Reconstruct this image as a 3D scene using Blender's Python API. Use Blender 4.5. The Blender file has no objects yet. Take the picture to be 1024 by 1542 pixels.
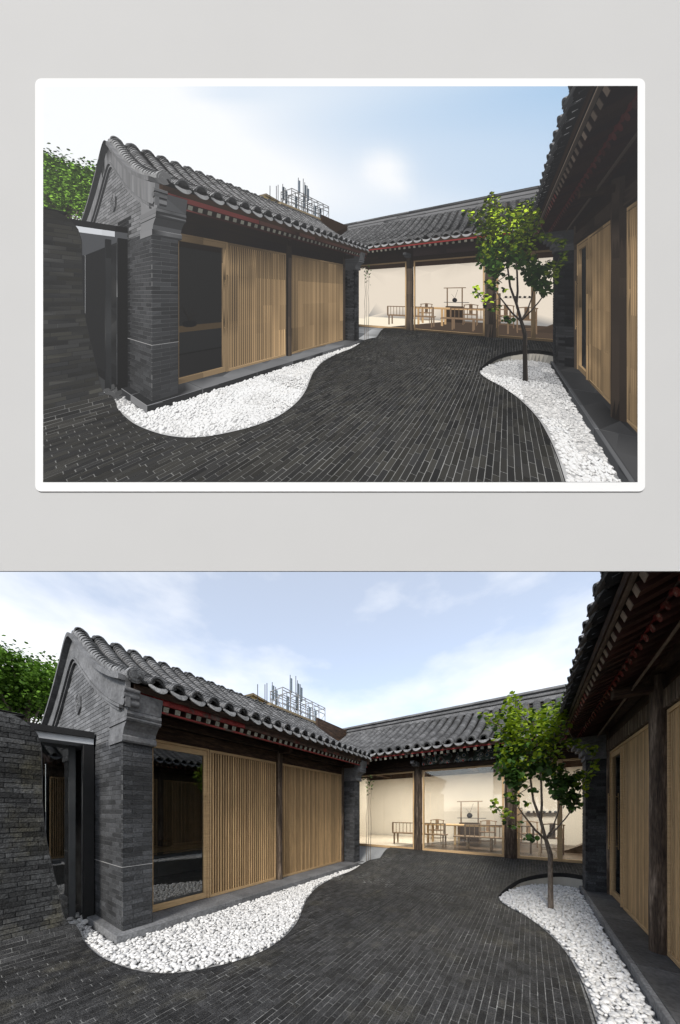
import bpy, math, random
import numpy as np
from mathutils import Matrix, Vector
from mathutils.bvhtree import BVHTree

random.seed(7)
rng = np.random.default_rng(11)
scene = bpy.context.scene
col = scene.collection

# ------------------------------------------------------------------ camera
FPX, CXP, CYP = 420.0, 512.0, 1220.0        # focal length and horizon of the photograph (1024 x 1542)
CAMH = 1.65
TH = math.radians(34.26)                    # the lens looks this far left of the courtyard's long axis (+Y)
FW = np.array([-math.sin(TH), math.cos(TH), 0.0])
RT = np.array([math.cos(TH), math.sin(TH), 0.0])
cam = bpy.data.cameras.new('camera')
cam.sensor_fit = 'HORIZONTAL'
cam.sensor_width = 36.0
cam.lens = FPX / 1024 * 36.0
cam.shift_y = (CYP - 771.0) / 1024
cam.clip_start = 0.05
cam.clip_end = 2000.0
camo = bpy.data.objects.new('camera', cam)
camo.location = (0, 0, CAMH)
camo.rotation_euler = (math.radians(90), 0, TH)
col.objects.link(camo)
scene.camera = camo

# ------------------------------------------------------------------ world, sun, exposure
SUN_EL = math.radians(36)
SUN_TRAVEL = math.radians(14)               # the light travels towards +Y and this much towards -X
SUN_STRENGTH = 1.8
sdir = np.array([-math.sin(SUN_TRAVEL) * math.cos(SUN_EL), math.cos(SUN_TRAVEL) * math.cos(SUN_EL), -math.sin(SUN_EL)])
world = bpy.data.worlds.new('World')
scene.world = world
world.use_nodes = True
nt = world.node_tree
nt.nodes.clear()
wout = nt.nodes.new('ShaderNodeOutputWorld')
wbg = nt.nodes.new('ShaderNodeBackground')
sky = nt.nodes.new('ShaderNodeTexSky')
sky.sky_type = 'NISHITA'
sky.sun_disc = False
sky.sun_elevation = SUN_EL
sky.sun_rotation = math.atan2(-sdir[0], -sdir[1])
sky.air_density = 1.0
sky.dust_density = 0.6
sky.ozone_density = 0.8
tc = nt.nodes.new('ShaderNodeTexCoord')
mp = nt.nodes.new('ShaderNodeMapping')
mp.inputs['Scale'].default_value = (1.0, 1.0, 2.4)
mp.inputs['Location'].default_value = (3.1, 0.35, 0.4)
cl = nt.nodes.new('ShaderNodeTexNoise')
cl.inputs['Scale'].default_value = 0.9
cl.inputs['Detail'].default_value = 8.0
cl.inputs['Roughness'].default_value = 0.55
ramp = nt.nodes.new('ShaderNodeValToRGB')
ramp.color_ramp.elements[0].position = 0.44
ramp.color_ramp.elements[0].color = (0.34, 0.34, 0.34, 1)
ramp.color_ramp.elements[1].position = 0.61
ramp.color_ramp.elements[1].color = (0.97, 0.97, 0.97, 1)
mx = nt.nodes.new('ShaderNodeMix')
mx.data_type = 'RGBA'
mx.inputs['B'].default_value = (5.2, 5.2, 5.2, 1)
nt.links.new(tc.outputs['Generated'], mp.inputs['Vector'])
nt.links.new(mp.outputs['Vector'], cl.inputs['Vector'])
nt.links.new(cl.outputs['Fac'], ramp.inputs['Fac'])
nt.links.new(ramp.outputs['Color'], mx.inputs['Factor'])
nt.links.new(sky.outputs['Color'], mx.inputs['A'])
nt.links.new(mx.outputs['Result'], wbg.inputs['Color'])
wbg.inputs['Strength'].default_value = 0.14
nt.links.new(wbg.outputs['Background'], wout.inputs['Surface'])

sl = bpy.data.lights.new('sun', 'SUN')
sl.energy = SUN_STRENGTH
sl.angle = math.radians(14)
sl.color = (1.0, 0.95, 0.87)
so = bpy.data.objects.new('sun', sl)
so.rotation_euler = Vector(sdir).to_track_quat('-Z', 'Y').to_euler()
so.location = (0, -6, 12)
col.objects.link(so)

vs = scene.view_settings
vs.view_transform = 'Standard'
vs.look = 'None'
vs.exposure = 0.80
vs.gamma = 1.0
scene.render.engine = 'CYCLES'
scene.cycles.use_denoising = True
scene.cycles.max_bounces = 8
scene.cycles.diffuse_bounces = 3
scene.cycles.glossy_bounces = 3
scene.cycles.transparent_max_bounces = 12
scene.cycles.caustics_reflective = False
scene.cycles.caustics_refractive = False
scene.cycles.sample_clamp_indirect = 6.0

# ------------------------------------------------------------------ pixel helpers: a pixel gives a direction, a plane the distance
def ab(px, py):
    return (px - CXP) / FPX, (CYP - py) / FPX
def on_z(px, py, z):
    a, v = ab(px, py); d = (z - CAMH) / v
    return np.array([(RT[0] * a + FW[0]) * d, (RT[1] * a + FW[1]) * d, z])
def on_x(px, py, X):
    a, v = ab(px, py); d = X / (RT[0] * a + FW[0])
    return np.array([X, (RT[1] * a + FW[1]) * d, CAMH + v * d])
def on_y(px, py, Y):
    a, v = ab(px, py); d = Y / (RT[1] * a + FW[1])
    return np.array([(RT[0] * a + FW[0]) * d, Y, CAMH + v * d])
def on_d(px, py, d):
    a, v = ab(px, py)
    return np.array([(RT[0] * a + FW[0]) * d, (RT[1] * a + FW[1]) * d, CAMH + v * d])
def project(P):
    P = np.asarray(P, float)
    d = P[..., 0] * FW[0] + P[..., 1] * FW[1]
    l = P[..., 0] * RT[0] + P[..., 1] * RT[1]
    dd = np.where(np.abs(d) < 1e-6, 1e-6, d)
    return CXP + FPX * l / dd, CYP - FPX * (P[..., 2] - CAMH) / dd, d

# ------------------------------------------------------------------ materials
INK = {}
def mat(name, base, rough=0.8, var=0.0, noise=0.0, nscale=4.0, bump=0.0, bscale=40.0, spec=0.3,
        stretch=None, tint2=None, tint2_fac=(0.45, 0.7), tscale=2.0, fine=0.0, fscale=60.0, metallic=0.0,
        emission=None, hue=None, trans=0.0):
    """procedural surface: per-piece variation, broad and fine noise, optional second colour in patches, bump"""
    m = bpy.data.materials.new(name); m.use_nodes = True
    n = m.node_tree; b = n.nodes['Principled BSDF']
    N = n.nodes.new; L = n.links.new
    b.inputs['Roughness'].default_value = rough
    b.inputs['Specular IOR Level'].default_value = spec
    b.inputs['Metallic'].default_value = metallic
    geo = N('ShaderNodeNewGeometry')
    vec = geo.outputs['Position']
    if stretch:
        mpn = N('ShaderNodeMapping'); mpn.inputs['Scale'].default_value = stretch
        L(vec, mpn.inputs['Vector']); vec_s = mpn.outputs['Vector']
    else:
        vec_s = vec
    oi = N('ShaderNodeObjectInfo'); at = N('ShaderNodeAttribute'); at.attribute_name = 'tint'
    add = N('ShaderNodeMath'); add.operation = 'ADD'; L(oi.outputs['Random'], add.inputs[0]); L(at.outputs['Fac'], add.inputs[1])
    fr = N('ShaderNodeMath'); fr.operation = 'FRACT'; L(add.outputs[0], fr.inputs[0])
    colr = N('ShaderNodeRGB'); colr.outputs[0].default_value = (*base, 1)
    cur = colr.outputs[0]
    if tint2:
        t = N('ShaderNodeTexNoise'); t.inputs['Scale'].default_value = tscale; t.inputs['Detail'].default_value = 5
        t.inputs['Roughness'].default_value = 0.65
        L(vec_s, t.inputs['Vector'])
        mr = N('ShaderNodeMapRange'); mr.inputs['From Min'].default_value = tint2_fac[0]; mr.inputs['From Max'].default_value = tint2_fac[1]
        L(t.outputs['Fac'], mr.inputs['Value'])
        mm = N('ShaderNodeMix'); mm.data_type = 'RGBA'; mm.inputs['B'].default_value = (*tint2, 1)
        L(mr.outputs['Result'], mm.inputs['Factor']); L(cur, mm.inputs['A']); cur = mm.outputs['Result']
    if hue:
        mm = N('ShaderNodeMix'); mm.data_type = 'RGBA'; mm.inputs['B'].default_value = (*hue, 1)
        L(fr.outputs[0], mm.inputs['Factor']); L(cur, mm.inputs['A']); cur = mm.outputs['Result']
    def scale_by(src, amount, cur):
        mr = N('ShaderNodeMapRange'); mr.inputs['To Min'].default_value = 1 - amount; mr.inputs['To Max'].default_value = 1 + amount
        L(src, mr.inputs['Value'])
        vm = N('ShaderNodeVectorMath'); vm.operation = 'SCALE'; L(cur, vm.inputs[0]); L(mr.outputs['Result'], vm.inputs['Scale'])
        return vm.outputs['Vector']
    if var:
        cur = scale_by(fr.outputs[0], var, cur)
    if noise:
        t = N('ShaderNodeTexNoise'); t.inputs['Scale'].default_value = nscale; t.inputs['Detail'].default_value = 6
        L(vec_s, t.inputs['Vector'])
        mr = N('ShaderNodeMapRange'); mr.inputs['From Min'].default_value = 0.3; mr.inputs['From Max'].default_value = 0.7
        L(t.outputs['Fac'], mr.inputs['Value'])
        cur = scale_by(mr.outputs['Result'], noise, cur)
    if fine:
        t = N('ShaderNodeTexNoise'); t.inputs['Scale'].default_value = fscale; t.inputs['Detail'].default_value = 4
        L(vec_s, t.inputs['Vector'])
        mr = N('ShaderNodeMapRange'); mr.inputs['From Min'].default_value = 0.3; mr.inputs['From Max'].default_value = 0.7
        L(t.outputs['Fac'], mr.inputs['Value'])
        cur = scale_by(mr.outputs['Result'], fine, cur)
    L(cur, b.inputs['Base Color'])
    if bump:
        t = N('ShaderNodeTexNoise'); t.inputs['Scale'].default_value = bscale; t.inputs['Detail'].default_value = 5
        L(vec_s, t.inputs['Vector'])
        bp = N('ShaderNodeBump'); bp.inputs['Strength'].default_value = bump; bp.inputs['Distance'].default_value = 0.01
        L(t.outputs['Fac'], bp.inputs['Height']); L(bp.outputs['Normal'], b.inputs['Normal'])
    if emission:
        b.inputs['Emission Color'].default_value = (*emission[:3], 1); b.inputs['Emission Strength'].default_value = emission[3]
    if trans:
        out = n.nodes['Material Output']
        tr = N('ShaderNodeBsdfTranslucent'); L(cur, tr.inputs['Color'])
        ms = N('ShaderNodeMixShader'); ms.inputs['Fac'].default_value = trans
        L(b.outputs['BSDF'], ms.inputs[1]); L(tr.outputs['BSDF'], ms.inputs[2]); L(ms.outputs[0], out.inputs['Surface'])
    INK[name] = dict(base=np.array(base), var=max(var, 0.0), noise=noise, hue=None if hue is None else np.array(hue),
                     emit=emission, t2=None if tint2 is None else np.array(tint2))
    return m

def glass_mat(name, tint=(0.9, 0.93, 0.92), refl=1.0, base_refl=0.06):
    m = bpy.data.materials.new(name); m.use_nodes = True
    n = m.node_tree; n.nodes.clear(); N = n.nodes.new; L = n.links.new
    out = N('ShaderNodeOutputMaterial'); tr = N('ShaderNodeBsdfTransparent'); gl = N('ShaderNodeBsdfGlossy')
    tr.inputs['Color'].default_value = (*tint, 1); gl.inputs['Roughness'].default_value = 0.0
    gl.inputs['Color'].default_value = (refl, refl, refl, 1)
    lw = N('ShaderNodeFresnel'); lw.inputs['IOR'].default_value = 1.5
    mr = N('ShaderNodeMapRange'); mr.inputs['To Min'].default_value = base_refl; mr.inputs['To Max'].default_value = 1.0
    L(lw.outputs[0], mr.inputs['Value'])
    ms = N('ShaderNodeMixShader'); L(mr.outputs[0], ms.inputs['Fac']); L(tr.outputs[0], ms.inputs[1]); L(gl.outputs[0], ms.inputs[2])
    L(ms.outputs[0], out.inputs['Surface'])
    return m

M = {}
M['paver'] = mat('paver', (0.031, 0.031, 0.0315), 0.66, var=0.42, noise=0.5, nscale=9, fine=0.85, fscale=105, bump=0.9, bscale=80, spec=0.35,
                 tint2=(0.062, 0.058, 0.045), tint2_fac=(0.52, 0.75), tscale=1.7)
M['paver_joint'] = mat('paver_joint', (0.165, 0.165, 0.16), 0.95, noise=0.75, nscale=2.5, fine=0.5, fscale=25)
M['wall_brick'] = mat('wall_brick', (0.050, 0.051, 0.052), 0.8, var=0.6, noise=0.45, nscale=3, fine=0.5, fscale=45, bump=0.8, bscale=60,
                      tint2=(0.060, 0.055, 0.034), tint2_fac=(0.5, 0.72), tscale=2.2)
M['grey_brick'] = mat('grey_brick', (0.145, 0.147, 0.152), 0.85, var=0.30, noise=0.35, nscale=2.2, fine=0.3, fscale=50, bump=0.35, bscale=60)
M['pier_brick'] = mat('pier_brick', (0.056, 0.058, 0.062), 0.85, var=0.42, noise=0.45, nscale=2.0, fine=0.4, fscale=45, bump=0.5, bscale=55)
M['mortar'] = mat('mortar', (0.13, 0.132, 0.135), 0.95, noise=0.3, nscale=6)
M['mortar_dark'] = mat('mortar_dark', (0.045, 0.045, 0.046), 0.95, noise=0.4, nscale=5)
M['mortar_line'] = mat('mortar_line', (0.33, 0.33, 0.33), 0.95, noise=0.3, nscale=9)
M['plaster'] = mat('plaster', (0.16, 0.162, 0.167), 0.85, noise=0.35, nscale=3.5, fine=0.25, fscale=30, bump=0.15, bscale=30,
                   tint2=(0.085, 0.086, 0.09), tint2_fac=(0.52, 0.78), tscale=2.5)
M['tile'] = mat('tile', (0.13, 0.131, 0.134), 0.8, var=0.3, noise=0.35, nscale=2.2, fine=0.35, fscale=60, bump=0.3, bscale=60)
M['tile_lip'] = mat('tile_lip', (0.185, 0.187, 0.19), 0.8, var=0.22, noise=0.4, nscale=14, fine=0.4, fscale=70, bump=0.9, bscale=45)
M['tile_pan'] = mat('tile_pan', (0.05, 0.05, 0.051), 0.9, var=0.3, noise=0.3)
M['stone'] = mat('stone', (0.17, 0.173, 0.18), 0.75, var=0.2, noise=0.25, nscale=2.5, fine=0.3, fscale=40, bump=0.2, bscale=40)
M['stone_dark'] = mat('stone_dark', (0.085, 0.085, 0.087), 0.7, var=0.25, noise=0.35, nscale=2.2, fine=0.3, fscale=30, bump=0.35, bscale=25)
M['pebble'] = mat('pebble', (0.68, 0.675, 0.665), 0.6, var=0.16, noise=0.10, nscale=20, spec=0.3)
M['pebble_bed'] = mat('pebble_bed', (0.36, 0.36, 0.36), 0.9, noise=0.4, nscale=25)
M['steel'] = mat('steel', (0.018, 0.018, 0.019), 0.55, noise=0.2)
M['cream'] = mat('cream', (0.52, 0.49, 0.43), 0.9, noise=0.08)
M['oak'] = mat('oak', (0.50, 0.335, 0.175), 0.55, var=0.26, noise=0.18, nscale=5, stretch=(9, 9, 0.5), fine=0.10, fscale=22, spec=0.35)
M['oak_rail'] = mat('oak_rail', (0.52, 0.355, 0.19), 0.55, noise=0.15, nscale=5, stretch=(1, 1, 14), fine=0.08, fscale=22, spec=0.35)
M['old_wood'] = mat('old_wood', (0.075, 0.053, 0.038), 0.8, var=0.3, noise=0.55, nscale=3, stretch=(6, 6, 0.6), fine=0.5, fscale=18, bump=0.8, bscale=14,
                    tint2=(0.16, 0.125, 0.095), tint2_fac=(0.48, 0.72), tscale=3)
M['beam_wood'] = mat('beam_wood', (0.040, 0.024, 0.016), 0.75, var=0.3, noise=0.5, nscale=3, stretch=(1, 1, 7), fine=0.4, fscale=12, bump=0.5, bscale=12,
                     tint2=(0.085, 0.05, 0.03), tint2_fac=(0.5, 0.8), tscale=2)
M['rafter'] = mat('rafter', (0.055, 0.022, 0.017), 0.7, var=0.35, noise=0.4, nscale=6, tint2=(0.075, 0.05, 0.036), tint2_fac=(0.5, 0.7), tscale=4)
M['rafter_pale'] = mat('rafter_pale', (0.24, 0.235, 0.195), 0.85, var=0.25, noise=0.4, nscale=30)
M['rafter_red'] = mat('rafter_red', (0.20, 0.045, 0.038), 0.8, var=0.4, noise=0.5, nscale=30, tint2=(0.24, 0.2, 0.17), tint2_fac=(0.5, 0.65), tscale=15)
M['rafter_tan'] = mat('rafter_tan', (0.20, 0.155, 0.12), 0.85, var=0.25, noise=0.3, nscale=12)
M['red_paint'] = mat('red_paint', (0.23, 0.032, 0.030), 0.7, noise=0.3, nscale=5, tint2=(0.13, 0.10, 0.085), tint2_fac=(0.54, 0.62), tscale=3.5, fine=0.25, fscale=30)
M['worn_board'] = mat('worn_board', (0.085, 0.055, 0.042), 0.8, noise=0.4, nscale=6, tint2=(0.20, 0.040, 0.032), tint2_fac=(0.56, 0.66), tscale=2.5)
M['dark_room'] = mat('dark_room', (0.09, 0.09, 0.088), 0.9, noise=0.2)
M['cabinet'] = mat('cabinet', (0.11, 0.115, 0.12), 0.5, noise=0.15)
M['white_wall'] = mat('white_wall', (0.78, 0.745, 0.69), 0.9, noise=0.04, nscale=1)
M['pale_floor'] = mat('pale_floor', (0.72, 0.66, 0.58), 0.4, noise=0.05)
M['brown_floor'] = mat('brown_floor', (0.085, 0.062, 0.047), 0.35, noise=0.5, nscale=3, fine=0.5, fscale=14)
M['concrete'] = mat('concrete', (0.36, 0.37, 0.38), 0.85, noise=0.15, nscale=1.5, fine=0.1, fscale=30)
M['furn'] = mat('furn', (0.24, 0.17, 0.115), 0.5, noise=0.25, nscale=8)
M['furn_dark'] = mat('furn_dark', (0.05, 0.035, 0.026), 0.5, noise=0.25, nscale=8)
M['bark'] = mat('bark', (0.17, 0.14, 0.115), 0.9, noise=0.45, nscale=18, stretch=(3, 3, 0.8), bump=0.6, bscale=30)
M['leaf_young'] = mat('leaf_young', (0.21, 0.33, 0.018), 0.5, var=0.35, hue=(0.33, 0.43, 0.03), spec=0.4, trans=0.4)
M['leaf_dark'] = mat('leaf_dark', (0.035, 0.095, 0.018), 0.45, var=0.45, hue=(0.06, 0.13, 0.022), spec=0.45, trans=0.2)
M['leaf_far'] = mat('leaf_far', (0.060, 0.145, 0.016), 0.6, var=0.5, hue=(0.15, 0.28, 0.035), trans=0.3)
M['yellow_wall'] = mat('yellow_wall', (0.40, 0.31, 0.15), 0.9, noise=0.2, nscale=0.4)
M['eave_brown'] = mat('eave_brown', (0.24, 0.19, 0.12), 0.9, noise=0.2)
M['galv'] = mat('galv', (0.30, 0.30, 0.30), 0.6, noise=0.2)
M['antenna'] = mat('antenna', (0.13, 0.16, 0.19), 0.6, var=0.4)
M['iron'] = mat('iron', (0.03, 0.03, 0.035), 0.7)
M['soil'] = mat('soil', (0.10, 0.10, 0.10), 0.95, noise=0.3)
M['fascia'] = mat('fascia', (0.62, 0.64, 0.67), 0.5, noise=0.05)
M['lamp'] = mat('lamp', (0.9, 0.8, 0.6), 0.5, emission=(1.0, 0.78, 0.45, 4.0))
M['board'] = mat('board', (0.46, 0.456, 0.45), 0.85, noise=0.01)
M['card'] = mat('card', (0.70, 0.698, 0.69), 0.7)
M['glass'] = glass_mat('glass', (0.93, 0.95, 0.94), 1.0, 0.03)
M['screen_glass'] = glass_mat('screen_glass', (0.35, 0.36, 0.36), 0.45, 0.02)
M['dark_glass'] = glass_mat('dark_glass', (0.78, 0.80, 0.80), 1.0, 0.06)

# painted beam: rings and flowers in red, white, blue and green on a dark ground
def painted():
    m = bpy.data.materials.new('painted_beam'); m.use_nodes = True
    n = m.node_tree; b = n.nodes['Principled BSDF']; N = n.nodes.new; L = n.links.new
    g = N('ShaderNodeNewGeometry'); mpn = N('ShaderNodeMapping'); mpn.inputs['Scale'].default_value = (6, 1, 6)
    L(g.outputs['Position'], mpn.inputs['Vector'])
    v = N('ShaderNodeTexVoronoi'); v.inputs['Scale'].default_value = 1.3; L(mpn.outputs[0], v.inputs['Vector'])
    r = N('ShaderNodeValToRGB'); r.color_ramp.interpolation = 'CONSTANT'
    e = r.color_ramp.elements
    e[0].position = 0; e[0].color = (0.60, 0.05, 0.04, 1); e[1].position = 0.24; e[1].color = (0.8, 0.78, 0.72, 1)
    for p, c in ((0.34, (0.05, 0.12, 0.18, 1)), (0.5, (0.6, 0.58, 0.54, 1)), (0.58, (0.05, 0.08, 0.07, 1))):
        k = e.new(p); k.color = c
    L(v.outputs['Distance'], r.inputs['Fac'])
    t = N('ShaderNodeTexNoise'); t.inputs['Scale'].default_value = 4; L(g.outputs['Position'], t.inputs['Vector'])
    mr = N('ShaderNodeMapRange'); mr.inputs['From Min'].default_value = 0.45; mr.inputs['From Max'].default_value = 0.6
    L(t.outputs['Fac'], mr.inputs['Value'])
    mm = N('ShaderNodeMix'); mm.data_type = 'RGBA'; mm.inputs['B'].default_value = (0.03, 0.022, 0.018, 1)
    L(mr.outputs[0], mm.inputs['Factor']); L(r.outputs[0], mm.inputs['A']); L(mm.outputs['Result'], b.inputs['Base Color'])
    b.inputs['Roughness'].default_value = 0.7
    INK['painted_beam'] = dict(base=np.array((0.09, 0.06, 0.055)), var=0.3, noise=0.5, hue=None, emit=None, t2=None)
    return m
M['painted'] = painted()

# ------------------------------------------------------------------ mesh helpers
class MB:
    """collects shapes; build() links them as one mesh object"""
    def __init__(s):
        s.V = []; s.F = []; s.T = []; s.n = 0
    def add(s, V, F, tint=None):
        V = np.asarray(V, float).reshape(-1, 3)
        t = random.random() if tint is None else tint
        for f in F:
            s.F.append([i + s.n for i in f]); s.T.append(t)
        s.V.append(V); s.n += len(V)
        return s
    def box(s, x0, x1, y0, y1, z0, z1, c=0.0, tint=None):
        V, F = cbox(x0, x1, y0, y1, z0, z1, c)
        return s.add(V, F, tint)
    def tube(s, pts, radii, n=8, cap=True, tint=None):
        V, F = tube(pts, radii, n, cap)
        return s.add(V, F, tint)
    def bar(s, p0, p1, w, h=None, tint=None):
        V, F = bar(p0, p1, w, h or w)
        return s.add(V, F, tint)
    def prism(s, poly, axis, a0, a1, tint=None):
        V, F = prism(poly, axis, a0, a1)
        return s.add(V, F, tint)
    def inst(s, tpl, mats, tints=None):
        V0, F0 = tpl
        for k, m in enumerate(mats):
            V = V0 @ m[:3, :3].T + m[:3, 3]
            s.add(V, F0, None if tints is None else tints[k])
        return s
    def mesh(s, name, material, smooth=False, angle=40):
        me = bpy.data.meshes.new(name)
        V = np.concatenate(s.V) if s.V else np.zeros((0, 3))
        tot = np.array([len(f) for f in s.F], dtype=np.int32)
        li = np.fromiter((i for f in s.F for i in f), dtype=np.int32, count=int(tot.sum()) if len(tot) else 0)
        me.vertices.add(len(V)); me.vertices.foreach_set('co', V.ravel().astype(np.float32))
        me.loops.add(len(li)); me.loops.foreach_set('vertex_index', li)
        me.polygons.add(len(tot))
        st = np.concatenate([[0], np.cumsum(tot)[:-1]]).astype(np.int32) if len(tot) else np.zeros(0, np.int32)
        me.polygons.foreach_set('loop_start', st); me.polygons.foreach_set('loop_total', tot)
        at = me.attributes.new('tint', 'FLOAT', 'FACE'); at.data.foreach_set('value', np.array(s.T, np.float32))
        me.materials.append(material)
        me.update(calc_edges=True); me.validate()
        me.polygons.foreach_set('use_smooth', np.full(len(tot), bool(smooth)))
        if smooth:
            me.set_sharp_from_angle(angle=math.radians(angle))
        return me
    def build(s, name, material, parent=None, smooth=False, angle=40, matrix=None, **props):
        return link(name, s.mesh(name, material, smooth, angle), parent, matrix, **props)

WORLDM = {}
def link(name, data, parent=None, matrix=None, **props):
    o = bpy.data.objects.new(name, data); col.objects.link(o)
    m = Matrix(matrix.tolist()) if isinstance(matrix, np.ndarray) else (matrix or Matrix.Identity(4))
    if parent is not None:
        o.parent = parent
        o.matrix_parent_inverse = WORLDM[parent.name].inverted()
    o.matrix_basis = m
    WORLDM[o.name] = m
    for k, v in props.items():
        o[k] = v
    return o
def thing(name, label, category, loc=(0, 0, 0), group=None):
    o = link(name, None, None, Matrix.Translation(loc))
    o.empty_display_size = 0.2
    o['label'] = label; o['category'] = category
    if group: o['group'] = group
    return o

def orient(V, F):
    c = V.mean(0); out = []
    for f in F:
        p = V[list(f)]
        nrm = np.cross(p[1] - p[0], p[2] - p[0])
        if len(p) > 3: nrm = nrm + np.cross(p[2] - p[0], p[3] - p[0])
        out.append(tuple(f) if np.dot(nrm, p.mean(0) - c) > 0 else tuple(reversed(f)))
    return out
_cb = {}
def cbox(x0, x1, y0, y1, z0, z1, c=0.0):
    lo = np.array([x0, y0, z0], float); hi = np.array([x1, y1, z1], float)
    if c <= 0:
        V = np.array([[(lo, hi)[i][0], (lo, hi)[j][1], (lo, hi)[k][2]] for i in (0, 1) for j in (0, 1) for k in (0, 1)])
        F = [(0, 1, 3, 2), (4, 6, 7, 5), (0, 4, 5, 1), (2, 3, 7, 6), (0, 2, 6, 4), (1, 5, 7, 3)]
        return V, F
    V = []; idx = {}
    for i in (0, 1):
        for j in (0, 1):
            for k in (0, 1):
                s = (i, j, k)
                for ax in range(3):
                    p = []
                    for q in range(3):
                        e = (lo, hi)[s[q]][q]
                        p.append(e if q == ax else e + (c if s[q] == 0 else -c))
                    idx[s, ax] = len(V); V.append(p)
    V = np.array(V)
    if 'F' not in _cb:
        F = []
        for ax in range(3):
            o1, o2 = [q for q in range(3) if q != ax]
            for side in (0, 1):
                q4 = []
                for u, w in ((0, 0), (1, 0), (1, 1), (0, 1)):
                    s = [0, 0, 0]; s[ax] = side; s[o1] = u; s[o2] = w; q4.append(idx[tuple(s), ax])
                F.append(q4)
            for u in (0, 1):
                for w in (0, 1):
                    s0 = [0, 0, 0]; s0[o1] = u; s0[o2] = w; s1 = list(s0); s1[ax] = 1
                    F.append([idx[tuple(s0), o1], idx[tuple(s1), o1], idx[tuple(s1), o2], idx[tuple(s0), o2]])
        for i in (0, 1):
            for j in (0, 1):
                for k in (0, 1):
                    F.append([idx[(i, j, k), q] for q in range(3)])
        Vu, _ = cbox_unit(idx)
        _cb['F'] = orient(Vu, F)
    return V, _cb['F']
def cbox_unit(idx):
    V = np.zeros((24, 3))
    for (s, ax), n in idx.items():
        for q in range(3):
            V[n, q] = s[q] if q == ax else (0.1 if s[q] == 0 else 0.9)
    return V, None
def basis(d):
    d = np.asarray(d, float); d = d / np.linalg.norm(d)
    u = np.cross(d, [0, 0, 1.0])
    if np.linalg.norm(u) < 1e-4: u = np.array([1.0, 0, 0])
    u /= np.linalg.norm(u); w = np.cross(u, d)
    return d, u, w
def bar(p0, p1, w, h):
    p0 = np.asarray(p0, float); p1 = np.asarray(p1, float)
    d, u, v = basis(p1 - p0)
    V = np.array([p + u * sx * w / 2 + v * sz * h / 2 for p in (p0, p1) for sx, sz in ((-1, -1), (1, -1), (1, 1), (-1, 1))])
    F = [(0, 1, 2, 3), (4, 5, 6, 7), (0, 1, 5, 4), (1, 2, 6, 5), (2, 3, 7, 6), (3, 0, 4, 7)]
    return V, orient(V, F)
def tube(pts, radii, n=8, cap=True):
    pts = [np.asarray(p, float) for p in pts]
    if np.isscalar(radii): radii = [radii] * len(pts)
    V = []; F = []
    ref = None
    for i, p in enumerate(pts):
        d = pts[min(i + 1, len(pts) - 1)] - pts[max(i - 1, 0)]
        d = d / np.linalg.norm(d)
        if ref is None: _, u, w = basis(d)
        else:
            u = ref - d * np.dot(ref, d); u /= np.linalg.norm(u); w = np.cross(u, d)
        ref = u
        for k in range(n):
            t = 2 * math.pi * k / n
            V.append(p + radii[i] * (u * math.cos(t) + w * math.sin(t)))
    for i in range(len(pts) - 1):
        for k in range(n):
            a = i * n + k; b = i * n + (k + 1) % n
            F.append((a, b, b + n, a + n))
    V = np.array(V)
    # make the side faces look outwards
    p = V[list(F[0])]; nrm = np.cross(p[1] - p[0], p[2] - p[0])
    if np.dot(nrm, p.mean(0) - pts[0]) < 0: F = [tuple(reversed(f)) for f in F]; flip = True
    else: flip = False
    if cap:
        a = list(range(n)); b = [(len(pts) - 1) * n + k for k in range(n)]
        d0 = pts[0] - pts[1]; pa = V[a]; na = np.cross(pa[1] - pa[0], pa[2] - pa[0])
        F.append(tuple(a) if np.dot(na, d0) > 0 else tuple(reversed(a)))
        d1 = pts[-1] - pts[-2]; pb = V[b]; nb = np.cross(pb[1] - pb[0], pb[2] - pb[0])
        F.append(tuple(b) if np.dot(nb, d1) > 0 else tuple(reversed(b)))
    return V, F
def prism(poly, axis, a0, a1):
    """extrude a 2D polygon along axis 0/1/2; poly holds the other two coordinates in order"""
    n = len(poly); V = []
    for a in (a0, a1):
        for (p, q) in poly:
            V.append((a, p, q) if axis == 0 else ((p, a, q) if axis == 1 else (p, q, a)))
    V = np.array(V, float)
    F = [tuple(range(n)), tuple(range(n, 2 * n))] + [(i, (i + 1) % n, (i + 1) % n + n, i + n) for i in range(n)]
    ar = sum(poly[i][0] * poly[(i + 1) % n][1] - poly[(i + 1) % n][0] * poly[i][1] for i in range(n))
    nrm = np.array([0.0, 0, 0])
    p = V[:n]
    for i in range(1, n - 1): nrm += np.cross(p[i] - p[0], p[i + 1] - p[0])
    sgn = nrm[axis] * (1 if a1 > a0 else -1)
    if sgn > 0:   # first cap looks along +axis: flip it
        F = [tuple(reversed(F[0])), F[1]] + F[2:]
    else:
        F = [F[0], tuple(reversed(F[1]))] + [tuple(reversed(f)) for f in F[2:]]
    return V, F
def frame(o, ex, ey, ez, sx=1, sy=1, sz=1):
    m = np.eye(4); m[:3, 0] = np.asarray(ex) * sx; m[:3, 1] = np.asarray(ey) * sy; m[:3, 2] = np.asarray(ez) * sz; m[:3, 3] = o
    return m
def strip(pts0, pts1):
    n = len(pts0); V = np.array(list(pts0) + list(pts1), float)
    return V, [(i, i + 1, i + 1 + n, i + n) for i in range(n - 1)]

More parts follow.
